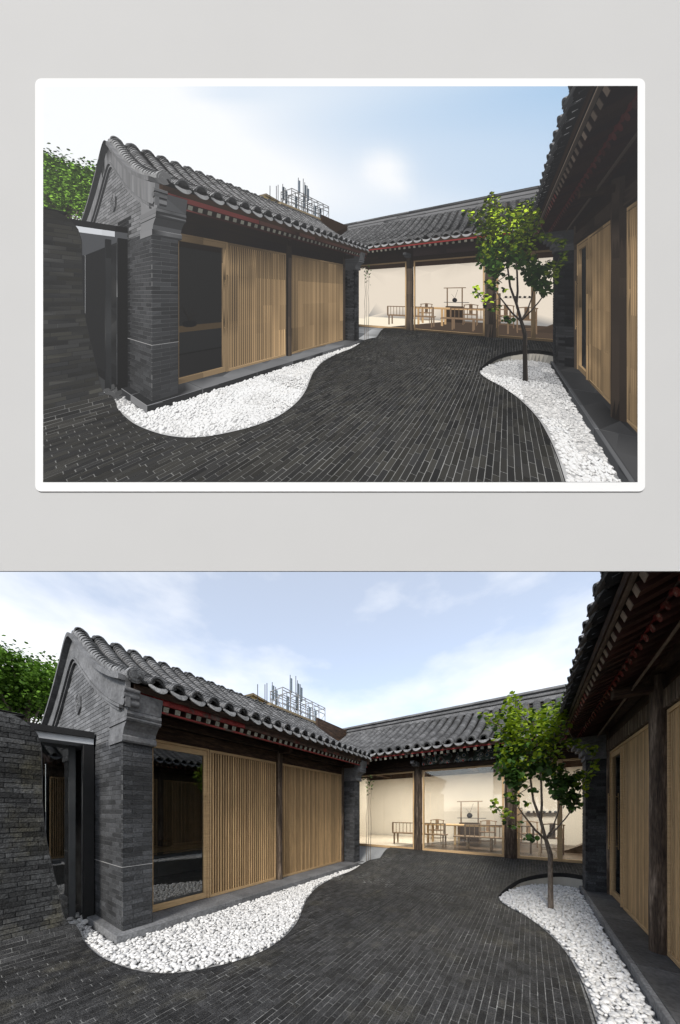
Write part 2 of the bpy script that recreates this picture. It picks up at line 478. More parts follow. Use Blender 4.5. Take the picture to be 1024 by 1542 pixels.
def pieces(name, rest_name, parent, tpl, mats, material, limit=300, smooth=False, rest_kind='stuff', min_px=0.0):
    """the pieces that show largest become objects of their own (sharing one mesh), the others one joined part"""
    mats = list(mats)
    if not mats: return
    C = np.array([m[:3, 3] for m in mats]); px, py, d = project(C)
    vis = (d > 0.3) & (px > -15) & (px < 1040) & (py > 845) & (py < 1560)
    ext = np.array([np.sort(np.linalg.norm(m[:3, :3], axis=0))[1:].prod() for m in mats])
    score = np.where(vis, ext / np.maximum(d, 0.3) ** 2, -1)
    order = np.argsort(-score)
    mb = MB(); mb.add(tpl[0], tpl[1], 0.0)
    shared = mb.mesh(name, material, smooth)
    rest = []
    for r, k in enumerate(order):
        if r < limit and score[k] > min_px:
            link(name, shared, parent, mats[k])
        else: rest.append(mats[k])
    if rest:
        b = MB(); b.inst(tpl, rest)
        b.build(rest_name, material, parent, smooth, kind=rest_kind)

# ================================================================== the ground
gd = MB(); gd.add([(-400, -400, -0.12), (400, -400, -0.12), (400, 400, -0.12), (-400, 400, -0.12)], [(0, 1, 2, 3)])
gd.build('ground', M['soil'], kind='structure')

def sstep(a, b, x):
    t = min(1.0, max(0.0, (x - a) / (b - a))); return t * t * (3 - 2 * t)
def mound(X, Y):
    return 0.36 * sstep(5.3, 8.9, Y) + 0.07 * math.exp(-((X + 3.6) / 0.9) ** 2 - ((Y - 8.1) / 0.6) ** 2) + 0.012
S0, RF, SP = -4.35, 0.55, 0.057              # where the floor starts to curl up, the curl's radius, the course width
S_WALL = S0 - RF * math.pi / 2
S_TOP = S_WALL - (2.76 - RF)
def surf0(s, y):
    if s >= S0: return np.array([s, y, mound(s, y)])
    t = (S0 - s) / RF
    if t <= math.pi / 2:
        return np.array([S0 - RF * math.sin(t), y, RF * (1 - math.cos(t)) + 0.012])
    return np.array([S0 - RF, y, RF + (S_WALL - s) + 0.012])
def surf_frame(s, y):
    e = 0.004
    p = surf0(s, y); es = surf0(s + e, y) - surf0(s - e, y); ey = surf0(s, y + e) - surf0(s, y - e)
    es /= np.linalg.norm(es); ey /= np.linalg.norm(ey)
    return p, es, ey, np.cross(es, ey)
def surf(s, y, off=0.0):
    p, a, b, n = surf_frame(s, y)
    return p + n * off
def px_wall(px, py):
    """pixel on the curled part: find the course coordinate by bisection"""
    a, v = ab(px, py); k = FW[0] + RT[0] * a
    lo, hi = S_TOP - 0.5, S0 + 1.5
    for _ in range(50):
        mid = (lo + hi) / 2; p = surf0(mid, 1.0); d = p[0] / k
        if (p[2] - CAMH) / d > v: lo = mid
        else: hi = mid
    d = surf0(mid, 1.0)[0] / k
    return mid, (FW[1] + RT[1] * a) * d
def px_floor(px, py):
    z = 0.0
    for _ in range(30):
        p = on_z(px, py, z); z = mound(p[0], p[1])
    return p[0], p[1]
def smooth_curve(P, n=8):
    P = [np.array(p, float) for p in P]; out = []
    for i in range(len(P) - 1):
        p0 = P[max(i - 1, 0)]; p1 = P[i]; p2 = P[i + 1]; p3 = P[min(i + 2, len(P) - 1)]
        for k in range(n):
            t = k / n
            out.append(0.5 * ((2 * p1) + (p2 - p0) * t + (2 * p0 - 5 * p1 + 4 * p2 - p3) * t * t + (3 * p1 - p0 - 3 * p2 + p3) * t ** 3))
    out.append(P[-1]); return [tuple(q) for q in out]

wall_edge = [px_wall(*p) for p in ((62, 1125), (63, 1170), (64, 1215), (68, 1255), (76, 1295), (88, 1345), (100, 1388))]
Yc = wall_edge[0][1]
top_curve = [(S_TOP, -2.2), (S_TOP, Yc - 0.36), (S_TOP + 0.03, Yc - 0.22), (S_TOP + 0.10, Yc - 0.11), (S_TOP + 0.21, Yc - 0.035)]
left_floor = [px_floor(*p) for p in ((118, 1415), (150, 1441), (190, 1458), (232, 1466), (275, 1465), (320, 1457), (365, 1445), (405, 1428),
                                     (435, 1405), (450, 1385), (458, 1365), (465, 1351), (480, 1335), (505, 1321), (530, 1311), (553, 1297), (572, 1285))]
left_edge = smooth_curve(wall_edge + left_floor, 6) + [(-3.92, 8.80)]
pit = [(1.35, 7.62), (1.05, 7.66)] + [px_floor(*p) for p in ((848, 1314.5), (815, 1316.5), (785, 1323), (765, 1334), (752, 1346), (750, 1353), (760, 1362.5), (790, 1379),
                                     (820, 1401), (848, 1430), (868, 1463), (884, 1500), (897, 1541))]
pit_edge = smooth_curve(pit, 6) + [(pit[-1][0] - 0.02, 2.2), (pit[-1][0] - 0.02, -2.2)]
REGION = smooth_curve(top_curve, 5) + left_edge + [(1.35, 8.80)] + pit_edge
RA = np.array(REGION)
def spans(s):
    a = RA; b = np.roll(RA, -1, axis=0)
    hit = (a[:, 0] > s) != (b[:, 0] > s)
    a = a[hit]; b = b[hit]
    y = a[:, 1] + (s - a[:, 0]) / (b[:, 0] - a[:, 0]) * (b[:, 1] - a[:, 1])
    y = np.sort(y); return [(y[i], y[i + 1]) for i in range(0, len(y) - 1, 2)]
def in_region(s, y):
    return any(a < y < b for a, b in spans(s))

paving = link('brick_paving', None, kind='structure')
wall_t = thing('curved_brick_wall', 'dark mossy brick wall that curls up out of the courtyard paving', 'wall', (-4.9, 0, 0))
BL, GAP, BT = 0.215, 0.0048, 0.05
brick_tpl = cbox(-0.5, 0.5, -0.5, 0.5, -0.5, 0.5, 0.035)
full = {0: [], 1: []}; cut = {0: MB(), 1: MB()}; bed = {0: MB(), 1: MB()}; back = MB()
i0 = math.floor(S_TOP / SP); i1 = math.ceil(1.36 / SP)
for i in range(i0, i1):
    sa, sb = i * SP, (i + 1) * SP; sm = (sa + sb) / 2
    A, B, C = spans(sa + GAP), spans(sb - GAP), spans(sm)
    if not C: continue
    if len(A) != len(C): A = C
    if len(B) != len(C): B = C
    w = 1 if sm < S0 - RF * 0.9 else 0
    off = ((i * 0.37) % 1.0) * BL + random.uniform(-0.03, 0.03)
    for (a0, b0), (a1, b1), (ac, bc) in zip(A, B, C):
        lo = min(a0, a1); hi = max(b0, b1)
        k0 = math.floor((lo - off) / BL); k1 = math.ceil((hi - off) / BL)
        jit = [random.uniform(-0.02, 0.02) for _ in range(k0, k1 + 2)]
        for k in range(k0, k1):
            ya = off + k * BL + jit[k - k0]; yb = off + (k + 1) * BL + jit[k - k0 + 1]
            p0, q0 = max(ya, a0), min(yb, b0); p1, q1 = max(ya, a1), min(yb, b1)
            if q0 - p0 < 0.012 and q1 - p1 < 0.012: continue
            p0, q0 = (p0, q0) if q0 > p0 else ((p0 + q0) / 2, (p0 + q0) / 2)
            p1, q1 = (p1, q1) if q1 > p1 else ((p1 + q1) / 2, (p1 + q1) / 2)
            if w and i * SP < S_WALL: back.add([surf(sa, p0, -0.24), surf(sb, p1, -0.24), surf(sb, q1, -0.24), surf(sa, q0, -0.24)], [(3, 2, 1, 0)])
            h = random.uniform(-0.0014, 0.0018) * (2.2 if w else 1)
            if p0 == ya and p1 == ya and q0 == yb and q1 == yb:
                c, es, ey, en = surf_frame(sm, (ya + yb) / 2)
                tw = random.uniform(-0.006, 0.006)
                full[w].append(frame(c + en * (h - BT / 2), es + ey * tw, ey - es * tw, en + es * random.uniform(-0.02, 0.02), SP - GAP * random.uniform(0.8, 1.6) * (1.5 if w else 1), yb - ya - GAP * random.uniform(0.8, 1.6), BT))
            else:
                g = GAP / 2; tint = random.random(); NS = 4
                for q in range(NS):      # a cut brick follows the edge in narrow steps
                    ua = sa + g + (SP - 2 * g) * q / NS; ub = sa + g + (SP - 2 * g) * (q + 1) / NS
                    for za, zb in spans((ua + ub) / 2):
                        if zb < ya or za > yb: continue
                        ea = [x for x in spans(ua) if x[0] < zb and x[1] > za] or [(za, zb)]; eb = [x for x in spans(ub) if x[0] < zb and x[1] > za] or [(za, zb)]
                        r0, t0 = max(ya + g, ea[0][0]), min(yb - g, ea[-1][1]); r1, t1 = max(ya + g, eb[0][0]), min(yb - g, eb[-1][1])
                        if t0 <= r0 and t1 <= r1: continue
                        t0 = max(t0, r0); t1 = max(t1, r1)
                        V = []
                        for z in (h - 0.03, h): V += [surf(ua, r0, z), surf(ub, r1, z), surf(ub, t1, z), surf(ua, t0, z)]
                        cut[w].add(V, [(4, 5, 6, 7), (0, 1, 5, 4), (1, 2, 6, 5), (2, 3, 7, 6), (3, 0, 4, 7)], tint)
    for q in range(5):                   # mortar under the course
        ua = sa + SP * q / 5; ub = sa + SP * (q + 1) / 5
        for za, zb in spans((ua + ub) / 2):
            n = max(1, int((zb - za) / 0.3)); yy = np.linspace(za, zb, n + 1)
            for k in range(n):
                bed[w].add([surf(ua, yy[k], -0.0032 - 0.009 * w), surf(ub, yy[k], -0.0032 - 0.009 * w), surf(ub, yy[k + 1], -0.0032 - 0.009 * w), surf(ua, yy[k + 1], -0.0032 - 0.009 * w)], [(0, 1, 2, 3)])
bed[0].build('mortar_bed', M['paver_joint'], paving)
cut[0].build('cut_brickwork', M['paver'], paving, kind='stuff')
pieces('brick', 'paving_brickwork', paving, brick_tpl, full[0], M['paver'])
bed[1].build('mortar_bed', M['mortar_dark'], wall_t)
back.build('rear_face', M['mortar_dark'], wall_t)
cut[1].build('edge_brickwork', M['wall_brick'], wall_t, kind='stuff')
pieces('brick', 'wall_brickwork', wall_t, brick_tpl, full[1], M['wall_brick'])

def edging(curve, name, parent, material, top, depth, thick):
    """a thin upright strip that follows an edge of the paving"""
    out = MB(); a = []; b = []; c = []; d = []
    for s, y in curve:
        p, es, ey, en = surf_frame(s, y)
        a.append(p + en * top); b.append(p - en * depth)
    n = len(a)
    A = np.array(a); B = np.array(b); T = np.gradient(np.array(curve), axis=0)
    side = []
    for k, (s, y) in enumerate(curve):
        p, es, ey, en = surf_frame(s, y)
        t = es * T[k, 0] + ey * T[k, 1]; t /= (np.linalg.norm(t) + 1e-9); side.append(np.cross(t, en))
    side = np.array(side) * thick
    V = np.concatenate([A, A + side, B + side, B])
    F = []
    for k in range(n - 1):
        for q in range(4):
            u = q * n + k; v = ((q + 1) % 4) * n + k
            F.append((u, u + 1, v + 1, v))
    out.add(V, F)
    return out.build(name, material, parent)
edging(smooth_curve(top_curve, 5)[3:] + [q for q in left_edge if q[0] < S0 - 0.25], 'edge_trim', wall_t, M['mortar_dark'], 0.0015, 0.24, -0.006)
edging([q for q in left_edge if q[0] >= S0 - 0.25], 'edge_trim', paving, M['steel'], 0.004, 0.12, -0.006)
edging([q for q in pit_edge if q[1] > -2.3], 'edge_trim', paving, M['steel'], 0.004, 0.105, -0.006)
# pale wall of the tree pit below the steel edge
rear = [q for q in pit_edge if mound(*q) > 0.10 and q[1] > 5.5]
pw = MB(); pw.add(*strip([(x, y, mound(x, y) - 0.09) for x, y in rear], [(x, y, -0.05) for x, y in rear]))
pw.build('pit_wall', M['cream'], paving)

# ------------------------------------------------------------------ pebble beds
PLX = -4.135                                # front edge of the left platform
PRX = 0.83                                  # front edge of the right platform
def icos(sub=1):
    t = (1 + 5 ** 0.5) / 2
    V = [(-1, t, 0), (1, t, 0), (-1, -t, 0), (1, -t, 0), (0, -1, t), (0, 1, t), (0, -1, -t), (0, 1, -t), (t, 0, -1), (t, 0, 1), (-t, 0, -1), (-t, 0, 1)]
    F = [(0, 11, 5), (0, 5, 1), (0, 1, 7), (0, 7, 10), (0, 10, 11), (1, 5, 9), (5, 11, 4), (11, 10, 2), (10, 7, 6), (7, 1, 8), (3, 9, 4), (3, 4, 2), (3, 2, 6), (3, 6, 8), (3, 8, 9), (4, 9, 5), (2, 4, 11), (6, 2, 10), (8, 6, 7), (9, 8, 1)]
    V = [np.array(v) / np.linalg.norm(v) for v in V]
    for _ in range(sub):
        cache = {}; G = []
        def mid(a, b):
            k = (min(a, b), max(a, b))
            if k not in cache:
                m = V[a] + V[b]; V.append(m / np.linalg.norm(m)); cache[k] = len(V) - 1
            return cache[k]
        for a, b, c in F:
            x, y, z = mid(a, b), mid(b, c), mid(c, a); G += [(a, x, z), (b, y, x), (c, z, y), (x, y, z)]
        F = G
    return np.array(V), F
peb_tpl = icos(1)
peb_tpl = (peb_tpl[0] * (1 + 0.10 * np.sin(peb_tpl[0] @ np.array([[3.1, 1.2, .4], [.3, 2.7, 1.9], [1.6, .2, 3.3]])).sum(1, keepdims=True) / 2), peb_tpl[1])
def scatter(test, x0, x1, y0, y1, pitch, base):
    ms = []; r = random.Random(5)
    for layer in (0, 1):
        ny = int((y1 - y0) / (pitch * 0.87))
        for j in range(ny):
            nx = int((x1 - x0) / pitch)
            for i in range(nx):
                x = x0 + (i + 0.5 * (j % 2) + 0.5 * layer) * pitch + r.uniform(-.4, .4) * pitch
                y = y0 + j * pitch * 0.87 + r.uniform(-.4, .4) * pitch
                if layer and r.random() < 0.25: continue
                if not test(x, y): continue
                sz = pitch * r.choice((r.uniform(.30, .45), r.uniform(.42, .58), r.uniform(.50, .74)))
                a, b, g = r.uniform(0, 6.28), r.gauss(0, 0.35), r.gauss(0, 0.35)
                R = np.array((Matrix.Rotation(a, 3, 'Z') @ Matrix.Rotation(b, 3, 'X') @ Matrix.Rotation(g, 3, 'Y')))
                m = np.eye(4); m[:3, :3] = R @ np.diag([sz * r.uniform(1.0, 1.35), sz * r.uniform(.75, 1.0), sz * r.uniform(.55, .8)])
                m[:3, 3] = (x, y, base + (0.012 if layer == 0 else 0.030) + r.uniform(-.008, .010)); ms.append(m)
    return ms
def clear_of(x, y, m=0.03):
    return not (in_region(x, y) or in_region(x + m, y) or in_region(x - m, y) or in_region(x, y + m) or in_region(x, y - m))
def left_ok(x, y):
    if y > 7.1 or y < 0.7: return False
    if x < PLX + 0.025 and y > 1.235: return False
    if x < -5.52: return False
    return clear_of(x, y) and x < -1.5
def right_ok(x, y):
    if x > PRX - 0.02 or y > 7.6: return False
    return clear_of(x, y) and x > -0.75 and ((x - 0.283) ** 2 + (y - 5.77) ** 2 > 0.05 ** 2)
for nm, ok, bb in (('left', left_ok, (-5.55, -1.5, 0.7, 7.1)), ('right', right_ok, (-0.7, PRX, 2.3, 7.6))):
    bedo = MB()
    if nm == 'left':
        bedo.add([(-5.56, 0.5, 0.004), (-1.2, 0.5, 0.004), (-1.2, 7.3, 0.004), (-5.56, 7.3, 0.004)], [(0, 1, 2, 3)])
    else:
        bedo.add([(-0.8, -2.2, 0.004), (PRX + .02, -2.2, 0.004), (PRX + .02, 7.7, 0.004), (-0.8, 7.7, 0.004)], [(0, 1, 2, 3)])
    root = bedo.build('pebble_bed', M['pebble_bed'], kind='structure')
    ms = scatter(ok, *bb, 0.041, 0.005)
    if nm == 'left':   # larger cobbles against the dark panel of the passage
        r = random.Random(3)
        for px, py in ((106, 1384), (114, 1380), (121, 1386), (127, 1379), (133, 1383), (134, 1376), (141, 1378), (118, 1377), (128, 1388), (111, 1390), (139, 1386)):
            p = on_z(px, py, 0.06); m = np.eye(4); sz = r.uniform(.038, .055)
            m[:3, :3] = np.array(Matrix.Rotation(r.uniform(0, 6), 3, 'Z')) @ np.diag([sz * 1.3, sz, sz * .75]); m[:3, 3] = p; ms.append(m)
    pieces('pebble', 'pebble_fill', root, peb_tpl, ms, M['pebble'], limit=150, smooth=True)

# pale concrete ramp behind the left house
cr = MB(); ys = np.linspace(7.0, 8.82, 12)
cr.add(*strip([(-7.3, y, 0.10 + 0.25 * sstep(7.2, 8.8, y)) for y in ys], [(-3.4, y, 0.10 + 0.25 * sstep(7.2, 8.8, y)) for y in ys]))
cr.build('concrete_path', M['concrete'], kind='structure')
sp = MB(); sp.add([(-9, -2.2, 0.055), (-5.57, -2.2, 0.055), (-5.57, 1.36, 0.055), (-9, 1.36, 0.055)], [(0, 1, 2, 3)])
sp.build('passage_floor', M['concrete'], kind='structure')

# ================================================================== roofs
def tile_tpl(r, L, th=0.02, ang=98, n=9, up=True):
    a = np.radians(np.linspace(-ang, ang, n + 1)); V = []; F = []
    for (rr, y, dz) in ((r, 0.0, -0.004), (r, L, 0.024), (r - th, L, 0.024)):
        for t in a:
            z = (rr * math.cos(t) - r * math.cos(math.radians(ang))) if up else (-rr * math.cos(t) + r)
            V.append((rr * math.sin(t), y, z + dz))
    m = n + 1
    for k in range(n):
        F.append((k, k + 1, k + 1 + m, k + m)); F.append((k + m, k + 1 + m, k + 1 + 2 * m, k + 2 * m))
    V = np.array(V)
    if up:
        F = [tuple(reversed(f)) for f in F]
    return V, F
def crescent_tpl(w, drop, th):
    """drip lip: fan-shaped plate with a hollow upper edge"""
    n = 12; x = np.linspace(-w, w, n + 1); q = x / w
    zt = 0.060 * q ** 2 - 0.045; zb = zt - drop * np.sqrt(np.clip(1 - q ** 2, 0.0, 1)) - 0.010
    V = []
    for y in (0.0, th):
        for k in range(n + 1): V.append((x[k], y - 0.7 * zt[k], zt[k]))
        for k in range(n + 1): V.append((x[k], y - 0.7 * zb[k] - 0.01, zb[k]))
    V = np.array(V); m = n + 1; F = []
    for k in range(n):
        F.append((k, k + m, k + m + 1, k + 1)); F.append((k + 2 * m, k + 1 + 2 * m, k + 1 + 3 * m, k + 3 * m))
        F.append((k, k + 1, k + 1 + 2 * m, k + 2 * m)); F.append((k + m, k + 3 * m, k + 1 + 3 * m, k + 1 + m))
    # raised rim along the lower edge
    return V, [tuple(reversed(f)) for f in F]
def arch_tpl(r, th, rim):
    n = 10; a = np.radians(np.linspace(-92, 92, n + 1)); V = []
    for y in (-0.02, th):
        for rr in (r - 0.018, r + rim):
            for t in a: V.append((rr * math.sin(t), y + 0.12 * rr * math.cos(t), rr * math.cos(t)))
    V = np.array(V); m = n + 1; F = []
    for k in range(n):
        F.append((k, k + 1, k + 1 + m, k + m)); F.append((k + 2 * m, k + 3 * m, k + 1 + 3 * m, k + 1 + 2 * m))
        F.append((k + m, k + 1 + m, k + 1 + 3 * m, k + 3 * m)); F.append((k, k + 2 * m, k + 1 + 2 * m, k + 1))
    return V, [tuple(reversed(f)) for f in F]

class Roof:
    """a tiled slope; place(u, off, z) maps run along the eave, distance from the ridge and height to the world"""
    def __init__(s, W, zr, ze, curve, place, axis, down, rnd=0.12):
        s.W, s.zr, s.ze, s.c, s.place, s.axis, s.down, s.rnd = W, zr, ze, curve, place, np.array(axis, float), np.array(down, float), rnd
    def z(s, off):
        q = (math.sqrt(off * off + s.rnd ** 2) - s.rnd) / (math.sqrt(s.W ** 2 + s.rnd ** 2) - s.rnd)
        return s.zr - (s.zr - s.ze) * ((1 + s.c) * q - s.c * q * q)
    def fr(s, u, off):
        e = 0.01; dz = (s.z(off + e) - s.z(off - e)) / (2 * e)
        t = s.down + np.array([0, 0, dz]); t /= np.linalg.norm(t)
        n = np.cross(s.axis, t)
        if n[2] < 0: n = -n
        return np.array(s.place(u, off, s.z(off)), float), t, n
    def column(s, u, o0, o1, expo):
        ms = []; o = o1
        while o > o0:
            p, t, n = s.fr(u, o - expo)
            ex = np.cross(t, n)
            ms.append(frame(p + ex * random.uniform(-.003, .003), ex, t, n + ex * random.uniform(-.02, .02)))
            o -= expo * t.dot(s.down)
        return ms
    def build(s, house, us, pitch, r, expo, o0, lim0, lim1, deck_from, deck=True, lips=True):
        roof = link('roof', None, house)
        cov = tile_tpl(r, expo * 1.9); pan = tile_tpl(pitch * 0.40, expo * 2.6, up=False, ang=62, n=5)
        for u in us:
            b = MB(); ms = s.column(u, o0, s.W, expo); b.inst(cov, ms)
            b.build('tile_column', M['tile'], roof, True, 35)
        for u in list(np.array(us) - pitch / 2) + [us[-1] + pitch / 2]:
            b = MB(); ms = s.column(u, max(o0, 0.1), s.W, expo * 1.5)
            ms = [m @ np.array([[1, 0, 0, 0], [0, 1, 0, 0], [0, 0, 1, -0.03], [0, 0, 0, 1]], float) for m in ms]
            b.inst(pan, ms); b.build('tile_channel', M['tile_pan'], roof, True, 35)
        if lips:
            drip = MB(); drip.add(*crescent_tpl(pitch * 0.50, 0.068, 0.02), tint=0); dm = drip.mesh('drip_tile', M['tile_lip'])
            arch = MB(); arch.add(*arch_tpl(r, 0.02, 0.012), tint=0); am = arch.mesh('eave_cap_tile', M['tile_lip'])
            for u in us:
                p, t, n = s.fr(u, s.W + 0.01); ex = np.cross(t, n)
                link('eave_cap_tile', am, roof, frame(p, ex, t, n))
            for u in us:
                p, t, n = s.fr(u, s.W + 0.045); ex = np.cross(s.down, [0, 0, 1.0])
                link('drip_tile', dm, roof, frame(p + np.array([0, 0, 0.015]), ex, s.down, (0, 0, 1.0)))
        if deck:
            offs = np.linspace(deck_from, s.W - 0.02, 26); b = MB(); V = []
            for dz in (-0.04, -0.13):
                for u in (lim0, lim1):
                    V += [s.place(u, o, s.z(o) + dz) for o in offs]
            n = len(offs); V = np.array(V, float); F = []
            for k in range(n - 1):
                F += [(k, k + 1, k + 1 + n, k + n), (k + 2 * n, k + 3 * n, k + 1 + 3 * n, k + 1 + 2 * n), (k, k + 2 * n, k + 1 + 2 * n, k + 1), (k + n, k + 1 + n, k + 1 + 3 * n, k + 3 * n)]
            F += [(0, n, 3 * n, 2 * n), (n - 1, 3 * n - 1, 4 * n - 1, 2 * n - 1)]
            b.add(V, F); b.build('roof_deck', M['beam_wood'], roof)
        return roof

def rafters(house, base_pts, tail_pts, size, wood, end_mat, rnd=False, name='rafter'):
    for p, q in zip(base_pts, tail_pts):
        b = MB()
        if rnd: b.tube([p, q], size / 2, 8)
        else: b.bar(p, q, size)
        o = b.build(name, wood, house)
        e = np.asarray(p, float); d = (e - np.asarray(q, float)); d /= np.linalg.norm(d)
        k = MB()
        if rnd: k.tube([e + d * 0.0008, e + d * 0.005], size * 0.5, 8)
        else: k.bar(e + d * 0.0008, e + d * 0.005, size * 0.98)
        k.build('painted_end', end_mat, o)

def ribbon(xs, top, bot, y0, y1):
    n = len(xs); V = []
    for y in (y0, y1):
        V += [(x, y, top(x)) for x in xs] + [(x, y, bot(x)) for x in xs]
    V = np.array(V, float); F = []
    for k in range(n - 1):
        F += [(k, k + n, k + n + 1, k + 1), (k + 2 * n, k + 1 + 2 * n, k + 1 + 3 * n, k + 3 * n), (k, k + 1, k + 1 + 2 * n, k + 2 * n), (k + n, k + 3 * n, k + 1 + 3 * n, k + 1 + n)]
    F += [(0, 2 * n, 3 * n, n), (n - 1, 2 * n - 1, 4 * n - 1, 3 * n - 1)]
    s = 1 if xs[-1] > xs[0] else -1
    return V, (F if s > 0 else [tuple(reversed(f)) for f in F])

def brick_face(x0, x1, z0, z1, bl, bh, gap, place, ok=None, ends=True):
    """running bond over a rectangle; place(u, z, du, dz) gives the brick's matrix"""
    ms = []; nrow = int(round((z1 - z0) / bh))
    for j in range(nrow):
        z = z0 + j * bh; off = (0 if j % 2 else bl / 2) + random.uniform(-.01, .01); u = x0 - off
        while u < x1:
            a, b = max(u, x0), min(u + bl, x1)
            if b - a > 0.03 and (ok is None or ok((a + b) / 2, z + bh / 2)):
                ms.append(place((a + b) / 2, z + bh / 2, b - a - gap, bh - gap))
            u += bl
    return ms

# ================================================================== left house (gable towards the lens)
LX, LPX, GY = -4.66, -4.24, 1.357           # timber front, face of the end pier, gable plane
lh = thing('courtyard_house', 'grey brick gabled house with oak slat screens and a glass door', 'house', (-6.2, 4.2, 0))
lroof = Roof(2.24, 4.50, 3.23, 0.50, lambda u, o, z: (-6.2 + o, u, z), (0, 1, 0), (1, 0, 0), 0.16)
lus = [1.623 + 0.253 * k for k in range(23)]
lr = lroof.build(lh, lus, 0.253, 0.088, 0.078, -0.5, 1.40, 7.45, -2.24)
# gable wall core, bricks, pier
def lz(x): return lroof.z(x + 6.2)
xs = np.linspace(-8.42, -4.245, 30)
gw = MB(); gw.prism([(-8.42, 0.0)] + [(x, lz(x) - 0.10) for x in xs if x < -4.3] + [(-4.248, lz(-4.25) - 0.5), (-4.248, 0.0)], 1, GY + 0.006, GY + 0.34)
gwo = gw.build('gable_wall', M['mortar'], lh)
pf = lambda u, z, du, dz: frame((u, GY + 0.02, z), (1, 0, 0), (0, 1, 0), (0, 0, 1), du, 0.04, dz)
gb = brick_face(-8.3, -4.275, 2.6, 4.2, 0.245, 0.0615, 0.006, pf, lambda x, z: z < lz(x) - 0.43 and (z > 2.62 or x > -5.5))
pb = brick_face(-5.32, -4.275, 0.125, 2.585, 0.245, 0.0615, 0.006, pf)
pb += brick_face(GY + 0.0, 1.70, 0.125, 2.51, 0.232, 0.0615, 0.006, lambda u, z, du, dz: frame((LPX - 0.016, u, z), (0, 1, 0), (-1, 0, 0), (0, 0, 1), du, 0.032, dz))
pieces('brick', 'gable_brickwork', gwo, brick_tpl, gb, M['grey_brick'], limit=120)
pier = MB(); pier.box(LX - 0.12, LPX - 0.006, GY + 0.345, 1.696, 0.12, 2.9); piero = pier.build('pier', M['mortar_dark'], lh)
pieces('brick', 'pier_brickwork', piero, brick_tpl, pb, M['pier_brick'], limit=180)
ml = MB(); ml.box(-5.30, LPX + 0.0025, GY - 0.0025, GY + 0.02, 0.925, 0.933); ml.box(LPX - 0.02, LPX + 0.0025, GY + 0.0202, 1.701, 0.925, 0.933)
ml.build('mortar_line', M['mortar_line'], lh)
# corbels under the eave
cb = [[(LX, 2.512), (-4.20, 2.512), (-4.185, 2.53), (-4.185, 2.585), (-4.20, 2.60), (LX, 2.60)],
      [(LX, 2.602), (-4.205, 2.602), (-4.185, 2.66), (-4.13, 2.72), (-4.085, 2.75), (LX, 2.75)],
      [(LX, 2.753), (-4.06, 2.753), (-4.045, 2.775), (-4.055, 2.80), (LX, 2.80)],
      [(LX, 2.803), (-4.05, 2.803), (-4.035, 2.83), (-4.045, 2.872), (LX, 2.872)],
      [(LX, 2.875), (-4.04, 2.875), (-3.985, 3.085), (LX, 3.085)]]
def corbels(y0, y1, parent, mtl='plaster', dx=0.0):
    for k, p in enumerate(cb):
        g = 0.012 if k in (0, 2, 3) else 0.0
        b = MB(); b.prism([(x + dx if x > LX + .01 else x, z) for x, z in p], 1, y0 - g, y1 + g * 0.5); b.build('corbel', M[mtl], parent)
corbels(GY - 0.004, 1.72, lh)
# barge band, mouldings, drip board, verge tiles
xf = -3.99
xs = np.concatenate([np.linspace(-8.41, -6.6, 16), np.linspace(-6.55, -5.85, 12), np.linspace(-5.75, xf, 22)])
b = MB(); b.add(*ribbon(xs, lambda x: lz(x) - 0.045, lambda x: lz(x) - 0.345, GY - 0.045, GY + 0.004)); b.build('barge_band', M['plaster'], lh, True, 30)
x2 = [x for x in xs if x < -4.10]
b = MB(); b.add(*ribbon(x2, lambda x: lz(x) - 0.350, lambda x: lz(x) - 0.385, GY - 0.060, GY + 0.002)); b.build('moulding', M['plaster'], lh, True, 30)
b = MB(); b.add(*ribbon([x for x in xs if x < -4.22], lambda x: lz(x) - 0.400, lambda x: lz(x) - 0.432, GY - 0.034, GY + 0.002)); b.build('moulding', M['plaster'], lh, True, 30)
b = MB(); b.add(*ribbon(xs, lambda x: lz(x) + 0.022, lambda x: lz(x) - 0.043, GY - 0.12, GY + 0.01)); b.build('drip_board', M['plaster'], lh, True, 30)
vt = tile_tpl(0.080, 0.125, 0.014, 115, 12)
vm = MB(); vm.add(vt[0], vt[1], 0); vmesh = vm.mesh('verge_tile', M['tile_lip'], True, 35)
for m in lroof.column(GY + 0.025, -2.2, 2.24, 0.108):
    link('verge_tile', vmesh, lh, m @ np.array([[1, 0, 0, 0], [0, 1, 0, 0], [0, 0, 1, 0.0], [0, 0, 0, 1]], float))
b = MB(); p, t, n = lroof.fr(GY + 0.025, 2.25)
for rr, dd in ((0.088, 0.045), (0.066, 0.057), (0.048, 0.05), (0.028, 0.06)): b.tube([p + n * 0.048 - t * 0.02, p + n * 0.048 + t * dd], rr, 20)
b.build('verge_end_disc', M['tile_lip'], lh, True, 35)
b = MB()
for k, (dx, z, r) in enumerate(((0.02, 3.10, .032), (-0.005, 3.035, .04), (-0.02, 2.955, .045))):
    b.tube([(xf + dx - 0.03, GY - 0.06, z), (xf + dx - 0.03, GY + 0.10, z)], r, 12)
b.build('scroll_bracket', M['plaster'], lh, True, 40)
